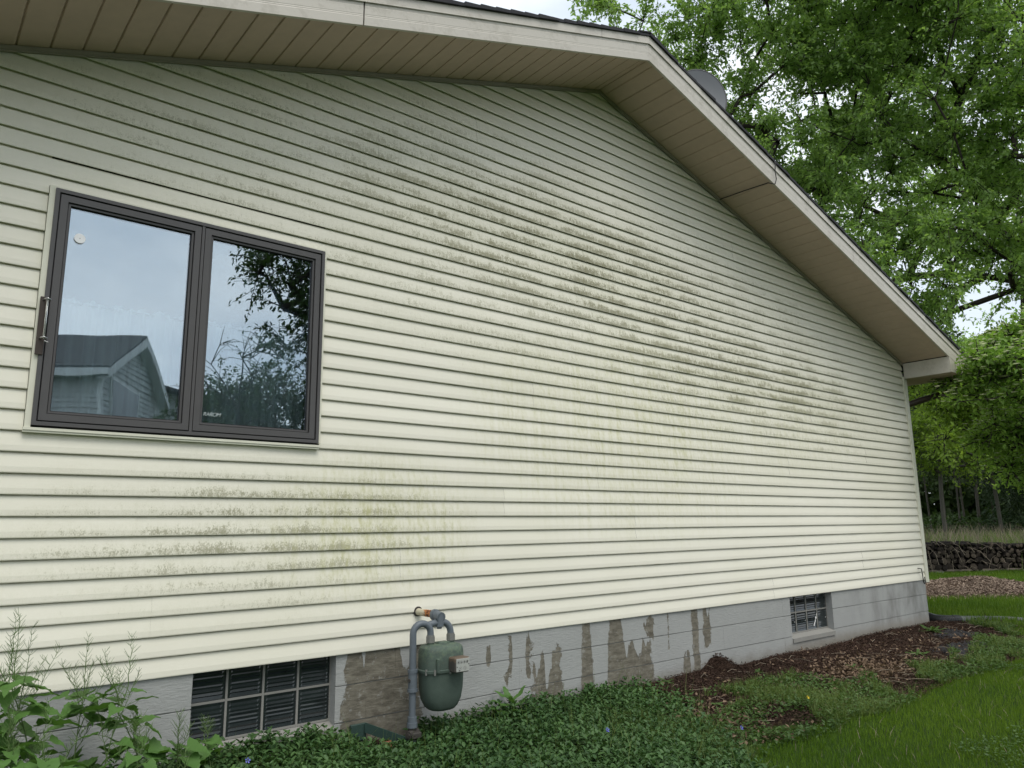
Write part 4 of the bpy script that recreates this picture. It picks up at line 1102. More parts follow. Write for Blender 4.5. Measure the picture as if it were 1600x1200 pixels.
# --- trees behind the camera, seen in the window
fw = lambda s_, d_, z: (s_ * d_, -(d_ - 4.2537), z)
bt = (8.6, -11.5, -.7)
tree('yard_tree', bt, 11, .24, [((-1.4, .3, 7.1), (1.5, 1.5, 1.9)), ((.4, 0, 8), (1.8, 1.8, 2.2)), ((-1.2, 0, 5.6), (.9, .8, .7))], 150, 7, 14, (.13, .06), 'leaf_forest', 'dark tree across the yard, mirrored in the right window pane', seed=71, group='trees mirrored in the window')
bt = (7.3, -14.5, -.7)
tree('yard_tree', bt, 5.4, .12, [((-.6, 0, 3.9), (2.0, 1.8, 1.3)), ((.8, 0, 4.2), (1.8, 1.6, 1.5)), ((-.4, 0, 2.2), (2.0, 1.6, 1.4))], 200, 7, 15, (.12, .055), 'leaf_forest', 'low bushy tree across the yard, mirrored in the lower right window pane', seed=72, group='trees mirrored in the window', fork=.15)
bt = (5.8, -12.3, -.7)
tree('bare_tree', bt, 6.6, .05, [((.2, 0, 4.6), (1.3, .8, 1.5))], 34, 2, 1, (.05, .03), 'leaf_forest', 'thin half bare tree across the yard, mirrored between sky and foliage in the window', seed=74, fork=.35)

# --- neighbour's house (mirrored in the left pane)
SC = 1.35
nb0 = Vector((2.82 * SC, -(15 * SC - 4.2537), 0)); nb1 = Vector((.251 * 17.5 * SC, -(17.5 * SC - 4.2537), 0))
gdir = (nb1 - nb0).normalized(); GW = (nb1 - nb0).length; ldir = Vector((gdir.y, -gdir.x, 0))
if ldir.x > 0: ldir = -ldir
ze = .73 + 3.02 * SC - .1; zp = .73 + 3.84 * SC
nb = empty('neighbour_house', (nb0.x, nb0.y, -.7), 'pale sided neighbouring house with dark shingle roof, mirrored in the left window pane', 'house')
def NP(s_, l_, z): return nb0 + gdir * s_ + ldir * l_ + Vector((0, 0, z))
LN = 7.5
b = MB(); ny = 60; ex = .13
for i in range(int((ze + .7) / ex)):
    z0, z1 = -.7 + i * ex, -.7 + (i + 1) * ex
    b.add([NP(-.02, 0, z0), NP(-.02, LN, z0), NP(.0, LN, z1), NP(.0, 0, z1)], [(3, 2, 1, 0)])
    b.add([NP(-.02, LN, z0), NP(-.02, 0, z0), NP(0, 0, z0), NP(0, LN, z0)], [(0, 1, 2, 3)])
    b.add([NP(0, -.02, z0), NP(GW, -.02, z0), NP(GW, 0, z1), NP(0, 0, z1)], [(0, 1, 2, 3)])
    b.add([NP(GW, -.02, z0), NP(0, -.02, z0), NP(0, 0, z0), NP(GW, 0, z0)], [(0, 1, 2, 3)])
i0 = int((ze + .7) / ex)
n_g = int((zp - ze) / ex)
for i in range(n_g + 1):
    z0, z1 = -.7 + (i0 + i) * ex, -.7 + (i0 + i + 1) * ex
    f0, f1 = max(0, 1 - (z0 - ze) / (zp - ze)), max(0, 1 - (z1 - ze) / (zp - ze)); f0 = min(1, f0)
    f1 = min(1, f1)
    b.add([NP(GW / 2 * (1 - f0), -.02, z0), NP(GW / 2 * (1 + f0), -.02, z0), NP(GW / 2 * (1 + f1), 0, min(z1, zp)), NP(GW / 2 * (1 - f1), 0, min(z1, zp))], [(0, 1, 2, 3)])
b.add([NP(GW, 0, -.7), NP(GW, LN, -.7), NP(GW, LN, ze), NP(GW, 0, ze)], [(0, 1, 2, 3)])
b.add([NP(0, LN, -.7), NP(GW, LN, -.7), NP(GW, LN, ze), NP(0, LN, ze)], [(0, 1, 2, 3)])
b.build('wall', 'neighbour_siding', nb)
b = MB(); oh = .28; sl_n = (zp - ze) / (GW / 2)
for s0, s1 in ((GW / 2, -oh), (GW / 2, GW + oh)):
    za, zb2 = zp + .12, zp + .12 - sl_n * (abs(s1 - GW / 2))
    b.hexa([NP(s0, -oh, za - .05), NP(s1, -oh, zb2 - .05), NP(s1, LN, zb2 - .05), NP(s0, LN, za - .05)], [NP(s0, -oh, za), NP(s1, -oh, zb2), NP(s1, LN, zb2), NP(s0, LN, za)])
nr_ = b.build('roof', 'neighbour_roof', nb)
b = MB()
for k_ in range(14):
    f = k_ / 14; s_ = GW / 2 - (GW / 2 + oh) * f; z = zp + .122 - sl_n * (GW / 2 + oh) * f
    s3 = s_ - (GW / 2 + oh) / 14; z3 = z - sl_n * (GW / 2 + oh) / 14
    b.add([NP(s_, -oh - .01, z + .002), NP(s_, LN, z + .002), NP(s3, LN, z3 + .016), NP(s3, -oh - .01, z3 + .016)], [(0, 1, 2, 3)])
tag(b.build('shingles', 'neighbour_roof', nr_), kind='stuff')
b = MB()
for s1 in (-oh, GW + oh):
    s0 = GW / 2; za, zb2 = zp + .07, zp + .07 - sl_n * (abs(s1 - GW / 2))
    b.hexa([NP(s0, -oh - .02, za - .24), NP(s1, -oh - .02, zb2 - .24), NP(s1, -oh + .02, zb2 - .24), NP(s0, -oh + .02, za - .24)], [NP(s0, -oh - .02, za), NP(s1, -oh - .02, zb2), NP(s1, -oh + .02, zb2), NP(s0, -oh + .02, za)])
    b.hexa([NP(s0, -oh + .02, za - .24), NP(s1, -oh + .02, zb2 - .24), NP(s1, -.02, zb2 - .24), NP(s0, -.02, za - .24)], [NP(s0, -oh + .02, za - .22), NP(s1, -oh + .02, zb2 - .22), NP(s1, -.02, zb2 - .22), NP(s0, -.02, za - .22)])
b.build('rake_board', 'neighbour_trim', nb)
b = MB(); zb2 = zp - sl_n * (GW / 2 + oh); b.hexa([NP(-oh - .10, -oh, zb2 - .10), NP(-oh, -oh, zb2 - .10), NP(-oh, LN, zb2 - .10), NP(-oh - .10, LN, zb2 - .10)], [NP(-oh - .10, -oh, zb2 + .06), NP(-oh, -oh, zb2 + .06), NP(-oh, LN, zb2 + .06), NP(-oh - .10, LN, zb2 + .06)]); b.build('gutter', 'neighbour_trim', nb)
for s_ in (-.03, GW - .09): 
    b = MB(); b.hexa([NP(s_, -.04, -.7), NP(s_ + .12, -.04, -.7), NP(s_ + .12, .03, -.7), NP(s_, .03, -.7)], [NP(s_, -.04, ze), NP(s_ + .12, -.04, ze), NP(s_ + .12, .03, ze), NP(s_, .03, ze)]); b.build('corner_board', 'neighbour_trim', nb)
wf = MB(); s0, s1, z0, z1 = GW * .12, GW * .62, -.2, ze - .15
wf.hexa([NP(s0, -.05, z0), NP(s1, -.05, z0), NP(s1, 0, z0), NP(s0, 0, z0)], [NP(s0, -.05, z1), NP(s1, -.05, z1), NP(s1, 0, z1), NP(s0, 0, z1)])
wo_ = wf.build('window', 'neighbour_trim', nb)
b = MB(); b.hexa([NP(s0 + .07, -.06, z0 + .07), NP(s1 - .07, -.06, z0 + .07), NP(s1 - .07, -.05, z0 + .07), NP(s0 + .07, -.05, z0 + .07)], [NP(s0 + .07, -.06, z1 - .07), NP(s1 - .07, -.06, z1 - .07), NP(s1 - .07, -.05, z1 - .07), NP(s0 + .07, -.05, z1 - .07)]); b.build('pane', 'neighbour_glass', wo_)
# lower wing with a dark roof running off to the right
b = MB(); q0 = NP(GW, .8, -.7); wd = Vector((1, -.55, 0)).normalized()
b.hexa([q0, q0 + wd * 5, q0 + wd * 5 + ldir * 4, q0 + ldir * 4], [q0 + Vector((0, 0, ze + 1.015)), q0 + wd * 5 + Vector((0, 0, ze + 1.015)), q0 + wd * 5 + ldir * 4 + Vector((0, 0, ze + 1.015)), q0 + ldir * 4 + Vector((0, 0, ze + 1.015))])
b.build('wing_wall', 'neighbour_siding', nb)
b = MB(); up_ = Vector((0, 0, ze + 1.02)); fr0 = Vector((0, 0, 0)) 
b.hexa([q0 - ldir * .4 + up_, q0 - ldir * .4 + wd * 5.3 + up_, q0 + wd * 5.3 + ldir * 4 + up_, q0 + ldir * 4 + up_], [q0 - ldir * .4 + up_ + Vector((0, 0, .08)), q0 - ldir * .4 + wd * 5.3 + up_ + Vector((0, 0, .08)), q0 + wd * 5.3 + ldir * 2 + up_ + Vector((0, 0, .6)), q0 + ldir * 2 + up_ + Vector((0, 0, .6))])
b.build('wing_roof', 'neighbour_roof', nb)

# ================================================================== LOG STACK
dl = 18.7
ls = at(1446, 897, dl); lbase = Vector((ls.x, ls.y, -.60))
along = Vector((CR.x, CR.y, 0)).normalized(); along = (along + Vector((CD.x, CD.y, 0)).normalized() * .12).normalized()
inn = Vector((-along.y, along.x, 0))
if inn.dot(CD) < 0: inn = -inn
stack = empty('log_stack', tuple(lbase), 'long low stack of dark weathered firewood raised on a rail at the lawn edge', 'log stack')
def logmesh(i):
    rl = random.Random(i); n = 9; b = MB()
    rr = [1 + rl.uniform(-.16, .16) for _ in range(n)]
    for d_ in (0, .45):
        b.v += [(math.cos(2 * math.pi * k / n) * rr[k], d_, math.sin(2 * math.pi * k / n) * rr[k]) for k in range(n)]
    # slightly domed end
    b.v.append((0, -.01, 0))
    b.f += [(2 * n, (k + 1) % n, k) for k in range(n)]; b.mi += [0] * n
    b.f += [(k, (k + 1) % n, (k + 1) % n + n, k + n) for k in range(n)]; b.mi += [1] * n
    me = bpy.data.meshes.new('log'); me.from_pydata(b.v, [], b.f); me.materials.append(M('wood_end')); me.materials.append(M('wood_bark')); me.polygons.foreach_set('material_index', b.mi); me.update(); return me
lms = [logmesh(i) for i in range(7)]
ang = math.atan2(along.y, along.x)
LW = 4.6; n_log = 0
z = .16; row_i = 0
rws = [.082, .078, .058, .052, .045, .04]
zz = .12
for rr in rws:
    zz += rr
    x = .03 + (row_i % 2) * rr + row_i * .01
    while x < LW:
        r_ = rr * random.choice([random.uniform(.5, .8), random.uniform(.8, 1.2), random.uniform(.8, 1.2)])
        if n_log < 298:
            o = bpy.data.objects.new('log', random.choice(lms)); COL.objects.link(o); o.parent = stack
            q = along * x + inn * random.uniform(-.05, .07); o.location = (q.x, q.y, zz + random.uniform(-.025, .025) + .03 * math.sin(x * 1.7) * (row_i > 4))
            o.rotation_euler = (random.uniform(-.06, .06), random.uniform(0, 6.28), ang + random.uniform(-.12, .12)); o.scale = (r_, 1, r_ * random.uniform(.75, 1.1)); n_log += 1
        x += r_ * 2.05
    zz += rr * .83; row_i += 1
b = MB(); 
for y_o in (.06, .36):
    a = lbase + inn * y_o + Vector((0, 0, .10)); e_ = along * LW
    t2 = inn * .04
    b.hexa([a - t2, a + e_ - t2, a + e_ + t2, a + t2], [a - t2 + Vector((0, 0, .045)), a + e_ - t2 + Vector((0, 0, .045)), a + e_ + t2 + Vector((0, 0, .045)), a + t2 + Vector((0, 0, .045))])
b.build('rail', 'board', stack)
for k_ in range(4):
    a = lbase + along * (.4 + 1.2 * k_) + inn * .0; b = MB()
    s_ = along * .12; t2 = inn * .2
    b.hexa([a - s_, a + s_, a + s_ + t2 * 2, a - s_ + t2 * 2], [a - s_ + Vector((0, 0, .10)), a + s_ + Vector((0, 0, .10)), a + s_ + t2 * 2 + Vector((0, 0, .10)), a - s_ + t2 * 2 + Vector((0, 0, .10))])
    b.build('support_block', 'cinder', stack)
# inner dark filling of the stack (further rows of logs)
b = MB(); 
for zz2 in (.2, .32, .44, .54, .62):
    for x in np.arange(.1, LW, .12):
        a = lbase + along * x + inn * .2 + Vector((0, 0, zz2)); b.tube([a, a + inn * .4], .07, 6)
tag(b.build('inner_logs', 'wood_bark', stack), kind='stuff')
# brambles on and over the stack
b = MB()
for i in range(230):
    x = random.uniform(-.1, LW); a = lbase + along * x + inn * random.uniform(-.12, .5) + Vector((0, 0, random.uniform(.12, .80)))
    d_ = Vector((random.gauss(0, 1), random.gauss(0, 1), random.gauss(0, .8))).normalized(); ln = random.uniform(.15, .6)
    b.tube([a, a + d_ * ln * .5 + Vector((0, 0, .05)), a + d_ * ln + Vector((0, 0, -.08))], .0055, 3, cap=False)
o = b.build('dead_brambles', 'dead_stem', None, tuple(lbase)); tag(o, 'tangle of dead bramble stems over the firewood stack', 'brambles', kind='stuff')
# tall weeds behind the stack
def blades(n, xr_, yr_, hr_, wr_, name, mat, keepf=None, lean=.35, zf=gz, org=(0, 0, 0), dens=None):
    x = rng.uniform(*xr_, n); y = rng.uniform(*yr_, n)
    if keepf is not None:
        k = keepf(x, y); x, y = x[k], y[k]
    z = zf(x, y); Pn = np.stack([x, y, z], -1); k = inview(Pn); x, y, z = x[k], y[k], z[k]; n = len(x)
    dist = np.hypot(x - CAM.x, y - CAM.y)
    h = rng.uniform(*hr_, n); w_b = rng.uniform(*wr_, n) * np.clip(dist / 9, .8, 2.2)
    a = rng.uniform(0, 6.28, n); ld = np.stack([np.cos(a), np.sin(a), 0 * a], -1) * (rng.uniform(0, lean, n) * h)[:, None]
    a2 = rng.uniform(0, 6.28, n); sd_ = np.stack([np.cos(a2), np.sin(a2), 0 * a2], -1) * w_b[:, None] * .5
    B0 = np.stack([x, y, z - .01], -1); Mi = B0 + ld * .35 + np.array([0, 0, 1.0]) * (h * .55)[:, None]; Ti = B0 + ld + np.array([0, 0, 1.0]) * h[:, None]
    V = np.stack([B0 - sd_, B0 + sd_, Mi + sd_ * .8, Mi - sd_ * .8, Ti], 1).reshape(-1, 3)
    k5 = np.arange(n)[:, None] * 5
    F = np.concatenate([k5 + [0, 1, 2], k5 + [0, 2, 3], k5 + [3, 2, 4]], 1).reshape(-1, 3)
    return link(name, npmesh(name, V, F, [mat]))
edge = lambda x: -1.42 + .10 * vnoise(x * 2.2, x * .3, 21) + np.where(x > 9.3, (x - 9.3) * .45, 0)
def is_lawn(x, y): return (y < edge(x)) & ((x - 3.75) * .9 + (y + 1.75) * -.25 + .12 * vnoise(x * 4, y * 4, 22) > -.05)
o = blades(380000, (3.3, 16.5), (-4.6, -.1), (.028, .055), (.003, .0055), 'lawn_grass', 'grass_lawn', lambda x, y: is_lawn(x, y) & (rng.random(len(x)) < np.clip(1.35 - (np.hypot(x, y + 4.25) - 5) * .06, .25, 1))); tag(o, 'short mown bright green lawn grass at the lower right', 'grass', kind='stuff')
o = blades(3500, (3.3, 16.5), (-4.6, -.1), (.04, .09), (.003, .005), 'lawn_straw', 'dead_stem', is_lawn, lean=1.4); tag(o, 'dry straw blades among the lawn grass', 'grass', kind='stuff')
X = rng.uniform(3.3, 12, 60000); Y = rng.uniform(-4.4, -.8, 60000); k = is_lawn(X, Y) & (vnoise(X * 2.2, Y * 2.2, 91) > .12); X, Y = X[k], Y[k]
Pn = np.stack([X, Y, gz(X, Y) + rng.uniform(.015, .05, len(X))], -1); Pn = Pn[inview(Pn)]; n = len(Pn)
o = leaves(Pn, np.stack([rng.normal(0, 1, n), rng.normal(0, 1, n), rng.uniform(-.1, .4, n)], -1), rng.uniform(.014, .03, n), rng.uniform(.010, .02, n), 'lawn_clover', 'leaf_weed', up=np.tile([0, 0, 1.0], (n, 1)) + rng.normal(0, .2, (n, 3)))
tag(o, 'patches of clover and broad leaved weeds in the lawn', 'weeds', kind='stuff')
def chipz(x, y): return np.exp(-(((x - 15.6) * .5 + (y - 1.6) * .9) / .62) ** 2)
Fw = np.array([CD.x, CD.y]) / math.hypot(CD.x, CD.y); Rt = np.array([CR.x, CR.y]) / math.hypot(CR.x, CR.y)
def fr2(x, y): v = np.stack([x - CAM.x, y - CAM.y], -1); return v @ Fw, v @ Rt
def is_far(x, y):
    f_, r_ = fr2(x, y)
    return (f_ > 9.8) & (x > 10.9) & (y > edge(np.minimum(x, 10.9)) ) & ~((f_ > 12.9 + .3 * vnoise(r_ * 1.2, 0 * r_, 31)) & (f_ < 15.6 + .3 * vnoise(r_ * 1.5, 0 * r_ + 3, 32)))
o = blades(170000, (10.8, 24), (-2.2, 7.5), (.05, .13), (.004, .007), 'far_lawn_grass', 'grass_lawn', is_far); tag(o, 'lawn grass beyond the house corner before the log stack', 'grass', kind='stuff')
o = blades(40000, (15, 44), (1.5, 18), (.45, 1.05), (.010, .02), 'tall_weeds', 'grass_wild', lambda x, y: (fr2(x, y)[0] > 19.6) & (fr2(x, y)[0] < 33), lean=.5); tag(o, 'tall pale weeds in the rough ground behind the log stack', 'weeds', kind='stuff')
o = blades(9000, (15, 40), (1.5, 16), (.8, 1.3), (.006, .012), 'dead_weed_stalks', 'dead_stem', lambda x, y: (fr2(x, y)[0] > 19.7) & (fr2(x, y)[0] < 29), lean=.8); tag(o, 'dry brown weed stalks behind the log stack', 'weeds', kind='stuff')

# wood chip mound
def moundz(x, y):
    f_, r_ = fr2(x, y); cent = np.clip(1 - np.abs(f_ - 14.2) / 1.5, 0, 1)
    return gz(x, y) + cent ** .8 * (.10 + .17 * np.exp(-((r_ - 8.5) / .9) ** 2) + .03 * vnoise(r_ * 4, f_ * 4, 33))
fs_ = np.linspace(12.5, 15.9, 34); rs_ = np.linspace(6.6, 12.5, 60)
Fm, Rm = np.meshgrid(fs_, rs_, indexing='ij')
X = CAM.x + Fm * Fw[0] + Rm * Rt[0]; Y = CAM.y + Fm * Fw[1] + Rm * Rt[1]; Z = moundz(X, Y) - .005
V = np.stack([X, Y, Z], -1).reshape(-1, 3); i, j = np.meshgrid(np.arange(33), np.arange(59), indexing='ij'); a = (i * 60 + j).ravel()
o = link('wood_chip_mound', npmesh('wood_chip_mound', V, np.stack([a, a + 1, a + 61, a + 60], -1), ['mulch_chip'], smooth=True)); tag(o, kind='structure')
def chips(n, pts, L_, W_, name, mat, flat=.35):
    d_ = rng.normal(0, 1, (len(pts), 3)); d_[:, 2] *= flat
    return leaves(pts, d_, L_ * rng.uniform(.4, 1.3, len(pts)), W_ * rng.uniform(.5, 1.4, len(pts)), name, mat, up=np.tile([0, 0, 1.0], (len(pts), 1)) + rng.normal(0, .5, (len(pts), 3)), fold=.2)
f_ = rng.uniform(12.7, 15.7, 44000); r_ = rng.uniform(6.6, 12.3, 44000)
X = CAM.x + f_ * Fw[0] + r_ * Rt[0]; Y = CAM.y + f_ * Fw[1] + r_ * Rt[1]
k = (X > 10.9)
Pn = np.stack([X, Y, moundz(X, Y) + rng.uniform(0, .02, len(X))], -1)[k]; Pn = Pn[inview(Pn)]
o = chips(0, Pn, .05, .018, 'wood_chips', 'wood_chip'); tag(o, 'pale wood chips spread over the low mound beyond the house corner', 'wood chips', kind='stuff')

# mulch in the bed
n = 110000; X = rng.uniform(4.0, 12.0, n); Y = rng.uniform(-1.5, .0, n)
Pn = np.stack([X, Y, gz(X, Y) + rng.uniform(0, .022, n)], -1)
k = (Y > edge(X) - .05) & (X + .55 * Y > 4.35 + .2 * vnoise(X * 3, Y * 3, 41) - .15) & ((Y < -.012) | (X > 10.5))
Pn = Pn[k]; Pn = Pn[inview(Pn)]
o = chips(0, Pn, .026, .008, 'bark_mulch', 'mulch_chip'); tag(o, 'dark reddish brown shredded bark mulch along the foundation', 'mulch', kind='stuff')
# leaf litter
cx = [(6.9, -.85, .35, .16, 1300), (4.6, -.95, .22, .18, 420), (7.2, -.8, .8, .25, 500), (5.4, -.55, .9, .4, 350), (9.0, -.6, 1.0, .3, 250), (4.5, -1.45, .2, .15, 200)]
Pn = np.concatenate([np.stack([rng.normal(a, c_, n_), rng.normal(b_, d_, n_), np.zeros(n_)], -1) for a, b_, c_, d_, n_ in cx]); Pn = Pn[Pn[:, 1] < -.05]
Pn[:, 2] = gz(Pn[:, 0], Pn[:, 1]) + rng.uniform(.01, .04, len(Pn))
Pn = Pn[Pn[:, 1] > edge(Pn[:, 0]) - .03]
o = chips(0, Pn, .040, .019, 'leaf_litter', 'dead_leaf', .5); tag(o, 'dry tan fallen leaves scattered over the mulch bed', 'leaf litter', kind='stuff')

# small twigs and dry stems on the bed
b = MB()
for i in range(150):
    x, y = random.uniform(4.4, 11), random.uniform(-1.25, -.05); z = float(gz(x, y)) + .02; a = random.uniform(0, 6.28); l_ = random.uniform(.04, .22)
    b.tube([(x, y, z), (x + math.cos(a) * l_ * .5, y + math.sin(a) * l_ * .5, z + random.uniform(.005, .03)), (x + math.cos(a) * l_, y + math.sin(a) * l_, z + random.uniform(0, .02))], .0022, 3, cap=False)
o = b.build('twigs', 'dead_stem'); tag(o, 'thin dry twigs strewn over the mulch bed', 'twigs', kind='stuff')

# ---- vinca (periwinkle) ground cover
def vz(x, y): return gz(x, y)
def vin_h(x, y):
    return .105 + .028 * vnoise(x * 4, y * 4, 51) - .02 * np.clip((x - 3) / 1.5, 0, 1) + .02 * vnoise(x * 11, y * 11, 52) + .02 * np.exp(-(y / .35) ** 2) - .07 * np.exp(-((x - 2.5) / .38) ** 2 - ((y + .12) / .26) ** 2)
def is_vin(x, y, e_=0.0):
    lim = 5.05 + .62 * y + .16 * vnoise(x * 5, y * 5, 53)
    lim = np.where(y > -.22, np.minimum(lim, 4.75 + .15 * vnoise(x * 7, y * 7, 54)), lim)
    return (x < lim + e_) & (y < -.02) & ~((x > 2.25) & (x < 2.66) & (y > -.20))
nst = 8500
X = rng.uniform(-.6, 5.3, nst * 3); Y = rng.uniform(-2.0, -.03, nst * 3); k = is_vin(X, Y); X, Y = X[k], Y[k]
Pn = np.stack([X, Y, gz(X, Y)], -1); k = inview(Pn, 200); X, Y = X[k][:nst], Y[k][:nst]
thin_ = np.clip((5.2 + .62 * Y - X) / .8, .25, 1); k = rng.random(len(X)) < thin_; X, Y = X[k], Y[k]; nst = len(X)
H = vin_h(X, Y) * rng.uniform(.55, 1.12, nst); Z0 = gz(X, Y)
A = rng.uniform(0, 6.28, nst); tilt = rng.uniform(.1, .6, nst)
TD = np.stack([np.cos(A) * tilt, np.sin(A) * tilt, np.ones(nst)], -1); TD /= np.linalg.norm(TD, axis=1, keepdims=True)
Top = np.stack([X, Y, Z0 + H], -1)
PP, DD, LL = [], [], []
for lev in range(4):                    # opposite pairs of leaves, turned a quarter each time
    for s_ in (0, math.pi):
        a = A + lev * math.pi / 2 + s_ + rng.normal(0, .25, nst); el_v = rng.uniform(.15, .55, nst) + (.35 if lev == 0 else 0) - .12 * lev
        d_ = np.stack([np.cos(a) * np.cos(el_v), np.sin(a) * np.cos(el_v), np.sin(el_v)], -1)
        PP.append(Top - TD * (.022 * lev)[..., None] if False else Top - TD * (.024 * lev)); DD.append(d_); LL.append(rng.uniform(.55, 1.25, nst) * (.036 + .009 * min(lev, 2)))
PP = np.concatenate(PP); DD = np.concatenate(DD); LL = np.concatenate(LL)
n = len(PP); upv = np.tile([0, 0, 1.0], (n, 1)) + rng.normal(0, .3, (n, 3))
Sd = np.cross(DD, upv); Sd /= np.linalg.norm(Sd, axis=1, keepdims=True); Nn = np.cross(Sd, DD)
Wv = (LL * .48)[:, None]; Lc = LL[:, None]
dn = np.array([0, 0, -1.0])
V = np.stack([PP, PP + DD * Lc * .33 + Sd * Wv * .5 + Nn * Wv * .14, PP + DD * Lc * .72 + Sd * Wv * .38 + Nn * Wv * .10 + dn * Lc * .05, PP + DD * Lc + dn * Lc * .15,
              PP + DD * Lc * .72 - Sd * Wv * .38 + Nn * Wv * .10 + dn * Lc * .05, PP + DD * Lc * .33 - Sd * Wv * .5 + Nn * Wv * .14], 1).reshape(-1, 3)
k6 = np.arange(n)[:, None] * 6
F = np.concatenate([k6 + [0, 1, 2, 3], k6 + [0, 3, 4, 5]], 1).reshape(-1, 4)
o = link('periwinkle_leaves', npmesh('periwinkle_leaves', V, F, ['leaf_vinca'], smooth=False)); tag(o, 'dense glossy dark green periwinkle ground cover in front of the foundation', 'ground cover', kind='stuff')
sg = [((X[i], Y[i], Z0[i]), tuple(Top[i]), .0016, .0013) for i in range(0, nst, 2)]
V, F = tubes_np(sg, 3); o = link('periwinkle_stems', npmesh('periwinkle_stems', V, F, ['stem_green'])); tag(o, 'thin stems under the periwinkle leaves', 'stems', kind='stuff')

o = blades(900, (-.2, 4.9), (-1.7, -.1), (.16, .30), (.0022, .0035), 'grass_wisps', 'grass_wild', lambda x, y: is_vin(x, y), lean=.8); tag(o, 'thin grass wisps growing up through the periwinkle', 'grass', kind='stuff')
# loose weedy growth between bed and lawn
def wkeep(x, y):
    return (np.abs(y - edge(x) - .22) < .30 + .12 * vnoise(x * 2, y * 2, 61)) & (vnoise(x * 3.4, y * 4.6, 62) > -.05) | ((x + .62 * -y > 4.2) & (x < 6.3) & (y < -.5) & (y > edge(x) - .1) & (vnoise(x * 4, y * 5, 63) > -.12))
n = 42000; X = rng.uniform(3.7, 11, n); Y = rng.uniform(-1.8, -.3, n); k = wkeep(X, Y); X, Y = X[k], Y[k]; Pn = np.stack([X, Y, gz(X, Y) + rng.uniform(.0, .06, len(X))], -1); n = len(Pn)
o = leaves(Pn, np.stack([rng.normal(0, 1, n), rng.normal(0, 1, n), rng.uniform(.0, .7, n)], -1), rng.uniform(.018, .045, n), rng.uniform(.010, .022, n), 'low_weeds', 'leaf_weed', up=np.tile([0, 0, 1.0], (n, 1)) + rng.normal(0, .3, (n, 3)))
tag(o, 'low mixed weeds where the mulch bed meets the lawn', 'weeds', kind='stuff')
o = blades(70000, (3.7, 11), (-1.8, -.25), (.04, .13), (.003, .005), 'stray_grass', 'grass_wild', lambda x, y: wkeep(x, y) & (vnoise(x * 5, y * 5, 64) > -.1), lean=.7); tag(o, 'stray grass tufts along the edge of the mulch bed', 'grass', kind='stuff')

# ---- individual weeds
def toothed(L_, W_, n=9, tooth=.12, curl=.25, point=1.0, base=.0):
    """leaf blade mesh with toothed outline, root at origin, pointing +y"""
    b = MB(); vs = [(0, 0, 0)]; mid = []; out = []
    for i in range(n + 1):
        f = i / n
        w_l = W_ * .5 * (math.sin(math.pi * min(1, (f * .92 + base)) ** point) if f < 1 else .0) * (1 + (tooth if i % 2 else -tooth))
        z = -curl * L_ * f * f + .05 * L_ * math.sin(f * 9)
        mid.append((0, L_ * f, z - W_ * .06)); out.append((w_l, L_ * (f - (.03 if i % 2 == 0 else 0)), z + W_ * .05))
    vs = mid + out + [(-a, b_, c_) for a, b_, c_ in out]; m_ = n + 1
    fs = [(i, i + 1, m_ + i + 1, m_ + i) for i in range(n)] + [(i + 1, i, 2 * m_ + i, 2 * m_ + i + 1) for i in range(n)]
    b.add(vs, fs); return b
def leafmesh(b, mat, name='leaf'):
    me = bpy.data.meshes.new(name); me.from_pydata(b.v, [], b.f); me.materials.append(M(mat)); me.polygons.foreach_set('use_smooth', [True] * len(b.f)); me.update(); return me
def heart(L_, W_, mat):
    """triangular, coarsely toothed blade with a notched base"""
    b = MB(); n = 8; mid = []; out = []
    ws = [.55, 1.0, .90, .98, .74, .76, .50, .46, .20, .16, 0]
    n = len(ws) - 1
    for i in range(n + 1):
        f = i / n; z = -.22 * L_ * f * f + .03 * L_ * math.sin(f * 11)
        mid.append((0, L_ * f, z - .04 * W_)); w_l = ws[i] * W_ * .5
        out.append((w_l, L_ * f - (.16 * L_ if i < 2 else .05 * L_) * (ws[i]), z + .07 * W_ * ws[i] + .02 * W_ * (i % 2)))
    m_ = n + 1; vs = mid + out + [(-a, b_, c_ + .01 * W_) for a, b_, c_ in out]
    b.add(vs, [(i, i + 1, m_ + i + 1, m_ + i) for i in range(n)] + [(i + 1, i, 2 * m_ + i, 2 * m_ + i + 1) for i in range(n)])
    return leafmesh(b, mat)
h1, h2, h3 = heart(.085, .085, 'leaf_mustard'), heart(.10, .08, 'leaf_mustard'), heart(.065, .055, 'leaf_mustard')
def put_leaf(me, parent, pos, az_, pitch, sc, name='leaf', roll=0.0):
    o = bpy.data.objects.new(name, me); COL.objects.link(o); o.parent = parent
    o.location = Vector(pos) - WO[parent.name]; o.rotation_euler = Matrix.Rotation(az_ - math.pi / 2, 3, 'Z').to_4x4().to_euler()
    o.rotation_euler = (Matrix.Rotation(az_ - math.pi / 2, 4, 'Z') @ Matrix.Rotation(pitch, 4, 'X') @ Matrix.Rotation(roll, 4, 'Y')).to_euler(); o.scale = (sc, sc, sc); return o
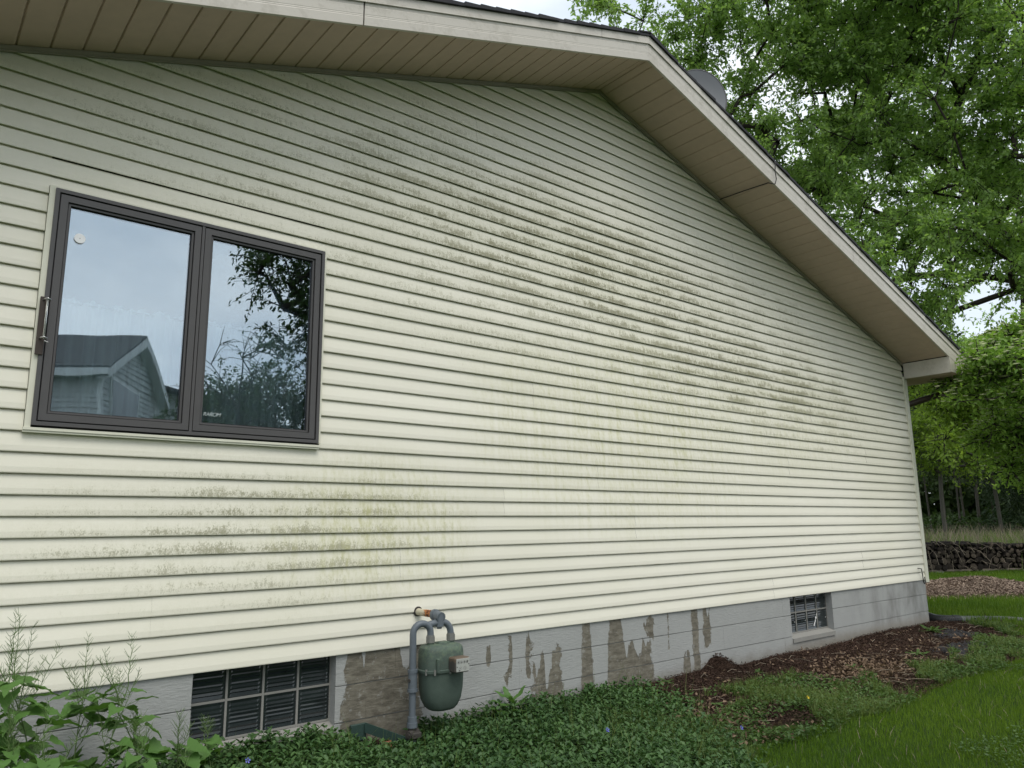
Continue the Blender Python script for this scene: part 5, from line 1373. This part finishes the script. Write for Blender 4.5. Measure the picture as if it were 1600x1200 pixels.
def mustard(x, y, h, label, seed, nleaf=9, stalks=3, ls=1.0):
    rl = random.Random(seed); z0 = float(gz(x, y))
    t0 = empty('mustard_weed', (x, y, z0), label, 'weed', 'tall seeding weeds at the lower left')
    lx_, ly_ = rl.uniform(-.16, .16), rl.uniform(-.10, .06)
    def sp(f): return Vector((x + lx_ * f * f, y + ly_ * f * f, z0 + h * .72 * f))
    stem = MB(); stem.tube([sp(k / 6) for k in range(7)], [.0038 - .0003 * k for k in range(7)], 5)
    pods = MB(); fl = MB()
    for s_ in range(stalks):
        f = rl.uniform(.45, 1.0) if s_ else 1.0
        p0 = sp(f); a = rl.uniform(0, 6.28); sp_ = .0 if s_ == 0 else rl.uniform(.25, .6)
        d_ = Vector((math.cos(a) * sp_, math.sin(a) * sp_ * .5, 1)).normalized(); ln = h * rl.uniform(.25, .42)
        prev = p0; nn_ = 12
        for k in range(1, nn_ + 1):
            q = p0 + d_ * ln * k / nn_ + Vector((rl.uniform(-.004, .004), rl.uniform(-.004, .004), 0))
            stem.tube([prev, q], [.0022 - .00012 * k, .0021 - .00012 * k], 4, cap=False); prev = q
            if k > 2:
                for _ in range(3):
                    a2 = rl.uniform(0, 6.28); up_ = rl.uniform(.55, 1.1); dd = Vector((math.cos(a2), math.sin(a2), up_)).normalized(); l2 = rl.uniform(.025, .055) * (1.15 - k / nn_ * .5)
                    pods.tube([q, q + dd * l2 * .35, q + dd * l2 + Vector((0, 0, l2 * .25))], [.0006, .0009, .0006], 3, cap=False)
        for k in range(rl.choice([0, 0, 2, 4])):
            a2 = rl.uniform(0, 6.28); q = prev + Vector((math.cos(a2) * .006, math.sin(a2) * .006, rl.uniform(0, .006)))
            fl.add([q + Vector((.004, 0, 0)), q + Vector((0, .004, .001)), q + Vector((-.004, 0, 0)), q + Vector((0, -.004, .002))], [(0, 1, 2, 3)])
    tag(pods.build('seed_pods', 'stem_green', t0), kind='stuff')
    if fl.v: fl.build('flowers', 'petal_white', t0)
    pet = stem
    for k in range(nleaf):
        f = rl.uniform(.12, 1.02); p0 = sp(min(f, 1)); a = rl.uniform(0, 6.28); l2 = rl.uniform(.03, .09) * (1.2 - f * .5)
        q = p0 + Vector((math.cos(a) * l2, math.sin(a) * l2, l2 * .35)); pet.tube([p0, q], .0012, 3, cap=False)
        put_leaf(rl.choice([h1, h1, h2, h3]) if f < .8 else rl.choice([h3, h2]), t0, q, a, rl.uniform(-.5, .25), rl.uniform(.75, 1.35) * (1.1 - .35 * f) * ls, roll=rl.uniform(-.4, .4))
    stem.build('stem', 'stem_green', t0)
ml = [(.62, -.42, .95, 'tallest seeding weed of the lower left corner, its bare top against the fourth siding course', 12, 5), (.40, -.36, .78, 'seeding weed at the left edge of the view, left of the tallest one', 9, 3), (.86, -.40, .80, 'seeding weed just right of the tallest one with many thin pods', 12, 4),
      (1.06, -.34, .62, 'seeding weed in front of the grey foundation, second from the right of its clump', 9, 3), (1.20, -.34, .42, 'seeding weed nearest the left basement window with a few white flowers', 4, 2), (.50, -.62, .62, 'broad leaved weed in the bottom left corner, front row', 14, 2),
      (.74, -.66, .58, 'broad leaved weed in the front row below the tallest one', 14, 1), (.95, -.62, .50, 'broad leaved weed in the front row right of the middle of the clump', 13, 2), (.30, -.60, .70, 'leafy weed cut by the left edge of the view, front row', 12, 3), (1.10, -.60, .34, 'short leafy weed at the right end of the front row of the clump', 5, 2),
      (.55, -.30, .72, 'seeding weed behind the tallest one close to the siding', 8, 4), (.78, -.24, .70, 'seeding weed rising close to the siding right of the tallest', 8, 4), (1.36, -.36, .36, 'small weed with a thin seed head before the left basement window', 4, 1)]
for i, (x, y, h, lab, nl, stk) in enumerate(ml): mustard(x, y, h * .95, lab, 200 + i, int(nl * (3.4 if x < .8 else 2.5)), stk + (2 if x < .8 else 1), 1.18 if y < -.55 else 1.38)

tm = leafmesh(toothed(.16, .042, 12, .10, .25, .8), 'leaf_mustard'); tm2 = leafmesh(toothed(.11, .026, 12, .22, .3, .9), 'leaf_weed'); tm3 = leafmesh(toothed(.07, .03, 8, .1, .3), 'leaf_weed')
def rosette(x, y, n, me_, sc, label, pitch=(.3, 1.1), seed=0, lift=.02, name='leafy_weed', stemh=0.0):
    rl = random.Random(seed); z0 = float(gz(x, y)); t0 = empty(name, (x, y, z0), label, 'weed', 'single weeds in the bed')
    b = MB(); b.tube([(x, y, z0), (x, y, z0 + lift + stemh + .01)], .004, 6); b.build('stem', 'stem_green', t0)
    for k in range(n):
        a = k * 2.4 + rl.uniform(-.2, .2); f = k / max(1, n - 1)
        put_leaf(me_, t0, (x, y, z0 + lift + stemh * f), a, rl.uniform(*pitch) * (.4 + .8 * f), sc * rl.uniform(.75, 1.15) * (1 - .3 * f * (stemh > 0)), roll=rl.uniform(-.3, .3))
    return t0
rosette(3.40, -.15, 15, tm, 1.35, 'upright weed with long toothed leaves standing out of the periwinkle right of the gas meter', seed=1, stemh=.13, pitch=(.3, .9))
for i, (x, y, n, me_, sc, lab) in enumerate([(5.05, -.10, 7, tm2, .8, 'small weed at the foot of the peeling foundation where the mulch begins'), (6.05, -.30, 9, tm2, .9, 'ragged dark weed on the mulch near the foundation right of the mulch heap'),
        (5.35, -.62, 10, tm2, .9, 'flat dandelion rosette in the middle of the mulch bed'), (6.05, -.88, 12, tm2, 1.0, 'large dandelion rosette right of the leaf litter edge'), (4.85, -.72, 8, tm3, 1.0, 'pale green seedling clump at the edge of the periwinkle'),
        (4.62, -.42, 8, tm3, 1.0, 'yellow green seedling clump on the mulch beside the periwinkle'), (5.55, -1.05, 9, tm2, .9, 'dandelion rosette next to the yellow flower'), (9.6, -.35, 14, tm2, 1.6, 'bushy weed near the corrugated drain pipe'), (8.1, -.8, 10, tm2, 1.1, 'weed tuft before the black landscape fabric'), (6.9, -.75, 10, tm3, 1.2, 'small weed right of the pile of fallen leaves')]):
    rosette(x, y, n, me_, sc, lab, seed=10 + i, pitch=(.05, .6))
# flowers
def flower(x, y, z, mat, label, r_=.014, name='periwinkle_flower', group=None):
    t0 = empty(name, (x, y, z), label, 'flower', group)
    MB().tube([(x, y, z - .08), (x, y, z)], .001, 4).build('stem', 'stem_green', t0)
    me = None
    for k in range(5 if mat == 'petal_blue' else 9):
        n = 5 if mat == 'petal_blue' else 9; a = 2 * math.pi * k / n
        d_ = Vector((math.cos(a), math.sin(a) * .5 - .35, math.sin(a) * .85)); s_ = Vector((-math.sin(a), math.cos(a) * .5, math.cos(a) * .85))
        b = MB(); o_ = Vector((x, y, z)); b.add([o_ + d_ * .002, o_ + d_ * r_ * .8 + s_ * r_ * .35, o_ + d_ * r_, o_ + d_ * r_ * .8 - s_ * r_ * .30], [(0, 1, 2, 3)]); b.build('petal', mat, t0)
flower(1.50, -.42, -.36, 'petal_blue', 'blue violet periwinkle flower below the left basement window')
flower(3.30, -1.10, -.40, 'petal_blue', 'blue periwinkle flower at the bottom edge of the ground cover')
flower(4.30, -1.30, -.52, 'petal_blue', 'blue periwinkle flower in the weeds right of the ground cover')
flower(5.42, -1.12, -.53, 'petal_yellow', 'yellow dandelion flower low in the weeds before the lawn', .014, 'dandelion_flower')

# ---- corrugated drain pipe from the corner
pts = [Vector(p_) for p_ in [(10.62, .12, -.47), (10.70, .02, -.51), (10.95, -.12, -.53), (11.3, -.32, -.545), (11.45, -.55, -.545), (11.5, -.9, -.555), (11.5, -1.5, -.58), (11.6, -2.3, -.60)]]
def cat(pts, n):
    out = []; m_ = len(pts)
    for i in range(m_ - 1):
        p0, p1, p2, p3 = pts[max(i - 1, 0)], pts[i], pts[i + 1], pts[min(i + 2, m_ - 1)]
        for k in range(n):
            u = k / n; out.append(.5 * ((2 * p1) + (p2 - p0) * u + (2 * p0 - 5 * p1 + 4 * p2 - p3) * u * u + (3 * p1 - p0 - 3 * p2 + p3) * u ** 3))
    return out + [pts[-1]]
cp = cat(pts, 26)
dr = empty('drain_pipe', tuple(pts[0]), 'corrugated plastic drain pipe curving away from the house corner over the ground', 'drain pipe')
n1 = 52
b = MB(); b.tube(cp[:n1], [.058 if k % 2 else .050 for k in range(n1)], 12); b.build('elbow_section', 'hose_black', dr, smooth=False)
b = MB(); b.tube(cp[n1 - 1:], [.054 if k % 2 else .047 for k in range(len(cp) - n1 + 1)], 12); b.build('hose_section', 'pvc_hose', dr, smooth=False)
b = MB(); q = cp[n1 - 1]; d_ = (cp[n1] - cp[n1 - 2]).normalized(); b.tube([q - d_ * .05, q + d_ * .05], .062, 12); b.build('coupling', 'hose_black', dr)

# landscape fabric, crumpled
for (cx_, cy_, sx_, sy_, sdd, lab) in ((8.9, -.95, .55, .22, 3, 'crumpled black landscape fabric showing through the soil near the lawn'), (9.7, -.55, .35, .18, 5, 'small torn piece of black landscape fabric near the drain pipe')):
    nx = 16; vs = []
    for i in range(nx + 1):
        for j in range(nx + 1):
            u, v = i / nx * 2 - 1, j / nx * 2 - 1; rr = 1 + .2 * math.sin(3 * math.atan2(v, u) + sdd)
            x, y = cx_ + u * sx_ * rr, cy_ + v * sy_ * rr
            vs.append((x, y, float(gz(x, y)) + .022 + .014 * math.sin(x * 31 + sdd) * math.sin(y * 37) + .01 * math.sin(x * 67 + y * 51) - .03 * max(abs(u), abs(v)) ** 6))
    b = MB(); b.add(vs, [(i * (nx + 1) + j, (i + 1) * (nx + 1) + j, (i + 1) * (nx + 1) + j + 1, i * (nx + 1) + j + 1) for i in range(nx) for j in range(nx)])
    o = b.build('landscape_fabric', 'fabric_black', None, (cx_, cy_, -.55)); tag(o, lab, 'landscape fabric')
# orange brick shard beside the meter
o = MB().bbox((2.36, -.24, -.53), (2.42, -.20, -.468), .008).build('brick_shard', 'brick_orange', None, (2.39, -.22, -.5)); tag(o, 'broken orange brick piece in the ground cover beside the gas meter bracket', 'brick')
